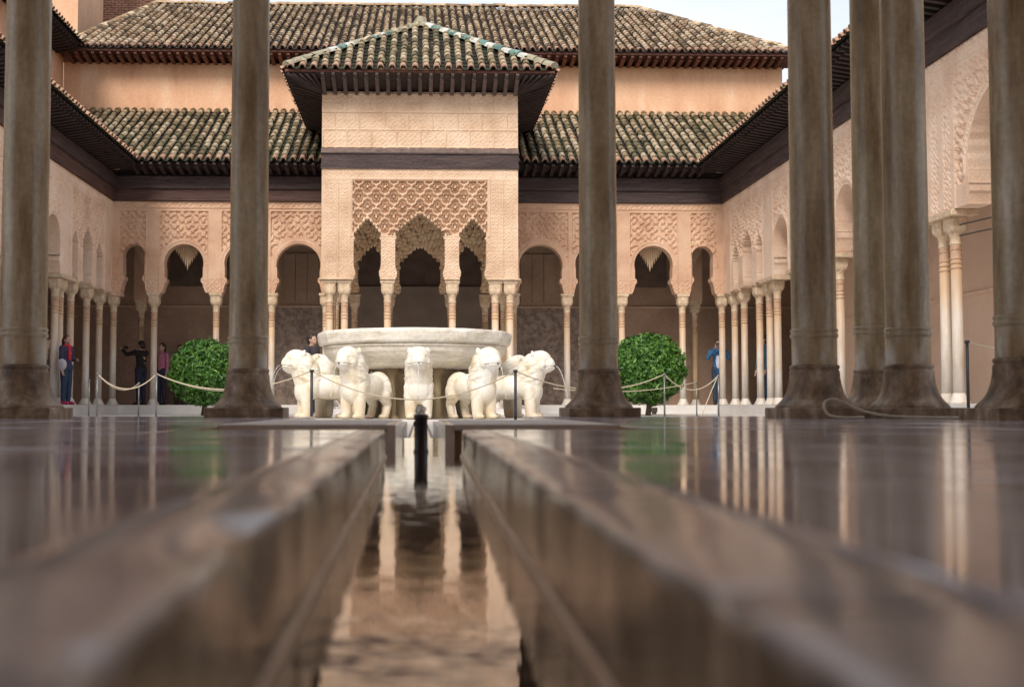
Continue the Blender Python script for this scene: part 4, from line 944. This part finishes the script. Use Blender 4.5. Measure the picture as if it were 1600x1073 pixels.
# ------------------------------------------------------------------ round clipped trees
def shrub(x, y, r, z, label, sd):
    rnd = random.Random(sd)
    t = empty('clipped_tree', (x, y, ZC), label, 'tree', 'round clipped trees in the court corners')
    link('trunk', tube([(0, 0, 0), (.02, 0, .2), (0, .01, .5)], [.06, .05, .05], 8), t, M['bark'])
    cz = z - ZC
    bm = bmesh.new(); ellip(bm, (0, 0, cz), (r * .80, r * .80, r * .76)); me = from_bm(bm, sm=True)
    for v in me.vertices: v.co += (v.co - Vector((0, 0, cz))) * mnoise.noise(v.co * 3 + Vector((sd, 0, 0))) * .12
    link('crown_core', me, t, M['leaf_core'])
    V, F = [], []
    for k in range(8500):
        u = rnd.uniform(-1, 1); a = rnd.uniform(0, 2 * PI); n = Vector((math.sqrt(1 - u * u) * math.cos(a), math.sqrt(1 - u * u) * math.sin(a), u))
        rad = r * (.86 + .12 * rnd.random() ** .6 + .13 * mnoise.noise(n * 3.2 + Vector((sd, 0, 0))) + .11 * mnoise.noise(n * 8.5))
        if rnd.random() < .04: rad += rnd.uniform(.02, .07)
        p = Vector((0, 0, cz)) + Vector((n.x * rad, n.y * rad, n.z * rad * .95))
        d = (n + Vector((rnd.gauss(0, .6), rnd.gauss(0, .6), rnd.gauss(0, .6)))).normalized(); s_ = d.cross(Vector((rnd.gauss(0, 1), rnd.gauss(0, 1), rnd.gauss(0, 1)))).normalized(); e = d.cross(s_)
        L_ = rnd.uniform(.035, .06); w_ = L_ * .42; b = len(V)
        V += [tuple(p - s_ * L_), tuple(p + e * w_ + d * .006), tuple(p + s_ * L_), tuple(p - e * w_ + d * .006)]; F.append((b, b + 1, b + 2, b + 3))
    link('crown', mesh_py(V, F), t, M['leaf'])
shrub(-4.30, 24, .70, .72, 'round clipped green tree on the left, behind the rope barrier beside a column', 3)
shrub(4.59, 24, .76, .80, 'round clipped bright green tree on the right, behind the rope barrier', 11)

# ------------------------------------------------------------------ posts and ropes
pd = {}
def post(x, y, h, label, z=ZC, mt='steel', r=.012):
    t = empty('rope_post', (x, y, z), label, 'post', 'rope barrier posts')
    link('rod', lathe([(r, 0), (r, h - .02)], 10), t, M[mt]); link('foot', lathe([(.09, 0), (.09, .008), (.03, .014), (r, .03)], 16), t, M[mt])
    link('cap', lathe([(r * 1.1, h - .02), (r * 1.7, h - .015), (r * 1.7, h - .002), (r, h + .004)], 10), t, M[mt]); return Vector((x, y, z + h - .01))
A = post(-1.17, 13, .575, 'slim dark post in front of the left profile lion', mt='post_dark', r=.0155)
B = post(1.04, 13, .575, 'slim dark post in front of the right profile lion', mt='post_dark', r=.0155)
Cc = post(-4.06, 15.2, .60, 'slim grey post left of the white gallery column, nearest the red-scarfed visitor')
D = post(-3.32, 15.2, .60, 'slim grey post in front of the white column left of the round tree')
E_ = post(-4.89, 21, .60, 'small grey post farther back between two others on the left')
F_ = post(3.12, 15.2, .60, 'slim grey post in front of the right clipped tree')
G_ = post(4.14, 16.5, .62, 'slim grey post in front of the man in the blue jacket')
H_ = post(4.88, 21, .62, 'small grey post farther back beside the right clipped tree')
I_ = post(4.17, 9.0, .68, 'dark slim post on the far right in front of the pink wall', mt='post_dark')
J_ = post(-5.2, 19.0, .60, 'low grey post by the gallery step near the paired columns on the left')
def rope(a, b, sag, label, name='barrier_rope', r=.007):
    pts = []
    for k in range(17): t = k / 16; p = a.lerp(b, t); p.z -= sag * 4 * t * (1 - t); pts.append(p)
    o = link(name, tube([p - a for p in pts], r, 8), None, M['rope'], loc=a); tag(o, label, 'rope', 'barrier ropes')
rope(A, B, .31, 'pale rope sagging in front of the three middle lions')
rope(Cc, E_, .16, 'pale rope from the leftmost grey post to the farther small post')
rope(Cc, D, .19, 'pale rope sagging between the two grey posts on the left')
rope(D, A + Vector((.0, .0, .0)), .20, 'pale rope from the left grey post across the round tree to the dark post')
rope(D, Vector((-3.1, 21, .35)), .1, 'pale rope running back past the left clipped tree')
rope(F_, B, .20, 'pale rope from the right dark post to the grey post before the right tree')
rope(F_, G_, .20, 'pale rope sagging between the two grey posts on the right')
rope(F_ + Vector((-1.2, 2, -.15)), H_, .10, 'pale rope passing in front of the lower half of the right clipped tree')
rope(J_, Vector((-6.6, 24, .4)), .1, 'short pale rope by the visitor in the red scarf')
rope(I_, Vector((5.6, 10.5, .60)), .05, 'pale rope leaving the dark post at the far right')
rope(G_, G_ + Vector((-.22, .05, -.55)), -.02, 'pale rope end hanging straight down from the right grey post')

# cable looped on the floor by the fourth column
cp = [(2.55, 4.66, .006), (2.3, 4.62, .005), (2.05, 4.60, .006), (1.86, 4.63, .010), (1.76, 4.70, .030), (1.70, 4.74, .062), (1.655, 4.74, .078), (1.62, 4.74, .070), (1.605, 4.72, .045), (1.62, 4.70, .015), (1.66, 4.66, .006), (1.70, 4.64, .006), (1.745, 4.66, .007)]
cps = []
for i in range(len(cp) - 1):
    p0, p1, p2, p3 = [Vector(cp[max(0, min(len(cp) - 1, i + k))]) for k in (-1, 0, 1, 2)]
    for j in range(6):
        t = j / 6; cps.append(.5 * ((2 * p1) + (p2 - p0) * t + (2 * p0 - 5 * p1 + 4 * p2 - p3) * t * t + (3 * p1 - p0 - 3 * p2 + p3) * t ** 3))
o = link('floor_cable', tube(cps, .0055, 10), None, M['cable']); tag(o, 'pale cable looped on the polished floor against the column plinth', 'cable')
sl_ = empty('floor_spotlight', (5.5, 28.0, ZC), 'tiny black lamp on the white step below the right clipped tree', 'lamp')
box('housing', sl_, M['iron'], -.07, .07, -.05, .05, .05, .16, .01); box('bracket', sl_, M['iron'], -.05, .05, -.03, .03, 0, .049)

# ------------------------------------------------------------------ visitors
def person(x, y, z, rz, label, h=1.68, top=(.1, .1, .12), legs=(.05, .06, .09), hair=(.03, .02, .015), long_hair=False, armL='down', armR='down', female=False, scarf=None, bag=None, shirt=None, shoes=(.03, .03, .03)):
    t = empty('person', (x, y, z), label, 'person', 'visitors in the court', rz=rz); k = h / 1.7; t.scale = (k, k, k)
    sw = .17 if female else .195
    def arm(s, pose):
        sh = Vector((s * sw, 0, 1.40))
        if pose == 'down': el = sh + Vector((s * .05, .02, -.29)); wr = el + Vector((0, .05, -.25)); hd = wr + Vector((0, .02, -.085))
        elif pose == 'cam': el = sh + Vector((s * .07, .20, -.17)); wr = Vector((s * .06, .33, 1.50)); hd = wr + Vector((-s * .02, .03, .07))
        elif pose == 'up': el = sh + Vector((s * .06, .27, -.05)); wr = el + Vector((-s * .03, .19, .13)); hd = wr + Vector((0, .06, .05))
        else: el = sh + Vector((s * .06, -.02, -.28)); wr = el + Vector((-s * .08, .22, -.02)); hd = wr + Vector((-s * .05, .06, .0))
        return sh, el, wr, hd
    A_ = {s: arm(s, p) for s, p in ((-1, armL), (1, armR))}
    bm = bmesh.new()
    capsule(bm, (0, -.01, 1.42), (0, .01, 1.54), .055, .052); ellip(bm, (0, .015, 1.60), (.075, .092, .105)); ellip(bm, (0, .05, 1.55), (.055, .06, .06)); capsule(bm, (0, .10, 1.585), (0, .112, 1.57), .014, .016)
    for s in (-1, 1):
        ellip(bm, (s * .078, 0, 1.59), (.012, .02, .03)); ellip(bm, (s * .03, .095, 1.52), (.02, .012, .008))
        sh, el, wr, hd = A_[s]; capsule(bm, sh, el, .045, .038); capsule(bm, el, wr, .038, .026)
        ellip(bm, (wr + hd) / 2 + (hd - wr) * .1, (.036, .03, .045))
        capsule(bm, (s * .085, 0, .90), (s * .09, .01, .48), .075, .055); capsule(bm, (s * .09, .01, .48), (s * .09, -.01, .09), .052, .036); capsule(bm, (s * .09, -.02, .05), (s * .10, .13, .035), .04, .032)
    capsule(bm, (0, 0, .95), (0, 0, 1.05), .13, .12); capsule(bm, (0, 0, 1.05), (0, 0, 1.33), .12, .13); capsule(bm, (-sw * .8, 0, 1.38), (sw * .8, 0, 1.38), .06, .06)
    body = remesh(bm, .014, 2)
    bm = bmesh.new(); bm.from_mesh(body)
    for s in (-1, 1):
        sh, el, wr, hd = A_[s]; d = (hd - wr).normalized(); sd_ = d.cross(Vector((0, 1, 0.3))).normalized()
        for q in range(4):
            L_ = (.06, .072, .068, .052)[q]; a = hd + sd_ * (.018 * (q - 1.5)); mid = a + d * L_ * .5; capsule(bm, a - d * .02, mid, .008, .0075, 6); capsule(bm, mid, mid + (d * .8 + Vector((0, .5, 0))) * L_ * .5, .0075, .006, 6)
        capsule(bm, wr + sd_ * .028 + d * .02, wr + sd_ * .055 + d * .065, .010, .008, 6)
    body = from_bm(bm, sm=True); link('body', body, t, M['skin'])
    for s in (-1, 1):
        e = bmesh.new(); ellip(e, (s * .03, .098, 1.60), (.009, .006, .006)); link('eye', from_bm(e), t, M['post_dark'])
    # clothes
    bm = bmesh.new(); fl_ = 1.12
    capsule(bm, (0, 0, .93), (0, 0, 1.08), .155 * (1.0 if female else 1.03), .140); capsule(bm, (0, 0, 1.08), (0, .0, 1.33), .142, .150); capsule(bm, (-sw * .85, 0, 1.375), (sw * .85, 0, 1.375), .078, .078)
    for s in (-1, 1): sh, el, wr, hd = A_[s]; capsule(bm, sh, el, .066, .054); capsule(bm, el, wr - (wr - el) * .1, .053, .042)
    tm = remesh(bm, .016, 3)
    for v in tm.vertices: v.co += v.normal * .007 * mnoise.noise(v.co * 14); v.co.y *= .86 if v.co.z < 1.3 and abs(v.co.x) < .2 else 1
    link('jacket', tm, t, plain('cloth_' + str(len(bpy.data.materials)), top, .9))
    if shirt:
        bm = bmesh.new(); ellip(bm, (0, .115, 1.16), (.065, .035, .22)); link('shirt', from_bm(bm, sm=True), t, plain('shirt_' + str(len(bpy.data.materials)), shirt, .9))
    bm = bmesh.new(); capsule(bm, (-.05, 0, .93), (.05, 0, .93), .135, .135)
    for s in (-1, 1): capsule(bm, (s * .085, 0, .88), (s * .092, .01, .48), .10, .075); capsule(bm, (s * .092, .01, .48), (s * .092, -.01, .12), .072, .062)
    pm_ = remesh(bm, .018, 3)
    for v in pm_.vertices: v.co += v.normal * .006 * mnoise.noise(v.co * 11)
    link('trousers', pm_, t, plain('trousers_' + str(len(bpy.data.materials)), legs, .9))
    for s in (-1, 1):
        bm = bmesh.new(); capsule(bm, (s * .09, -.035, .045), (s * .10, .14, .036), .05, .042); capsule(bm, (s * .09, -.02, .05), (s * .09, -.01, .11), .05, .046); link('shoe', from_bm(bm, sm=True), t, plain('shoe_' + str(len(bpy.data.materials)), shoes, .6))
    bm = bmesh.new(); ellip(bm, (0, -.012, 1.63), (.088, .098, .098)); ellip(bm, (0, -.05, 1.58), (.08, .07, .09))
    if long_hair: capsule(bm, (0, -.06, 1.58), (0, -.085, 1.40), .08, .055)
    hm = remesh(bm, .012, 2)
    hv = [v for v in hm.vertices if v.co.y > .055 and v.co.z < 1.665]
    for v in hv: v.co.y = .045
    link('hair', hm, t, plain('hair_' + str(len(bpy.data.materials)), hair, .6))
    if scarf:
        bm = bmesh.new(); ellip(bm, (0, .02, 1.45), (.10, .10, .05)); capsule(bm, (.03, .11, 1.42), (.06, .15, 1.12), .045, .035); link('scarf', remesh(bm, .014, 2), t, plain('scarf_' + str(len(bpy.data.materials)), scarf, .9))
    if bag:
        bm = bmesh.new(); ellip(bm, (.23, .05, .98), (.10, .14, .15)); capsule(bm, (.20, .05, 1.1), (.12, .0, 1.42), .012, .012, 6); link('bag', from_bm(bm, sm=True), t, plain('bag_' + str(len(bpy.data.materials)), bag, .7))
    if 'cam' in (armL, armR) or 'up' in (armL, armR):
        p = (A_[1][3] + A_[-1][3]) / 2 if armL == armR else (A_[1][3] if armR in ('cam', 'up') else A_[-1][3]); bm = bmesh.new(); boxbm(bm, p.x - .06, p.x + .06, p.y + .0, p.y + .05, p.z - .02, p.z + .06, .008); link('held_camera', from_bm(bm), t, M['iron'])
    return t
person(-8.52, 27.2, ZG, R(-150), 'visitor in a cream shirt at the far left edge, half hidden by a column', 1.72, (.62, .50, .40), (.10, .09, .09), armL='bent')
person(-7.70, 26.3, ZG, R(-115), 'visitor with red scarf, dark coat and pale shoulder bag between the left gallery columns', 1.50, (.05, .045, .09), (.03, .05, .10), (.08, .02, .015), True, 'bent', 'down', True, (.65, .03, .06), (.55, .50, .55), shoes=(.45, .03, .12))
person(-7.45, 32.2, ZG, R(60), 'dark dressed visitor raising a camera in the shade beside the white column', 1.70, (.025, .02, .02), (.03, .035, .07), armL='up', armR='up')
person(-6.98, 32.6, ZG, R(150), 'visitor in a pink shirt in the shade just right of the white column', 1.66, (.55, .20, .30), (.04, .04, .07), female=True, long_hair=True)
person(-6.60, 33.1, ZG, R(-170), 'visitor in a beige top between the pink-shirted one and the round tree', 1.64, (.40, .30, .26), (.05, .04, .04))
person(-6.1, 32.8, ZG, R(-160), 'visitor in dark clothes mostly hidden behind the left clipped tree', 1.76, (.04, .03, .03), (.04, .04, .05))
person(-2.36, 26.2, ZC, R(-120), 'visitor with dark hair whose head shows behind the left end of the fountain basin', 1.74, (.05, .04, .05), (.04, .04, .06), armL='bent')
person(7.86, 31.3, ZG, R(165), 'visitor in a blue jacket and pale shirt holding a camera to the face, right corner', 1.70, (.035, .13, .28), (.03, .05, .09), long_hair=True, armL='cam', armR='cam', shirt=(.62, .66, .78))
person(8.32, 28.75, ZG, R(100), 'visitor in a teal jacket glimpsed between two columns of the right gallery', 1.68, (.03, .12, .20), (.03, .06, .12))
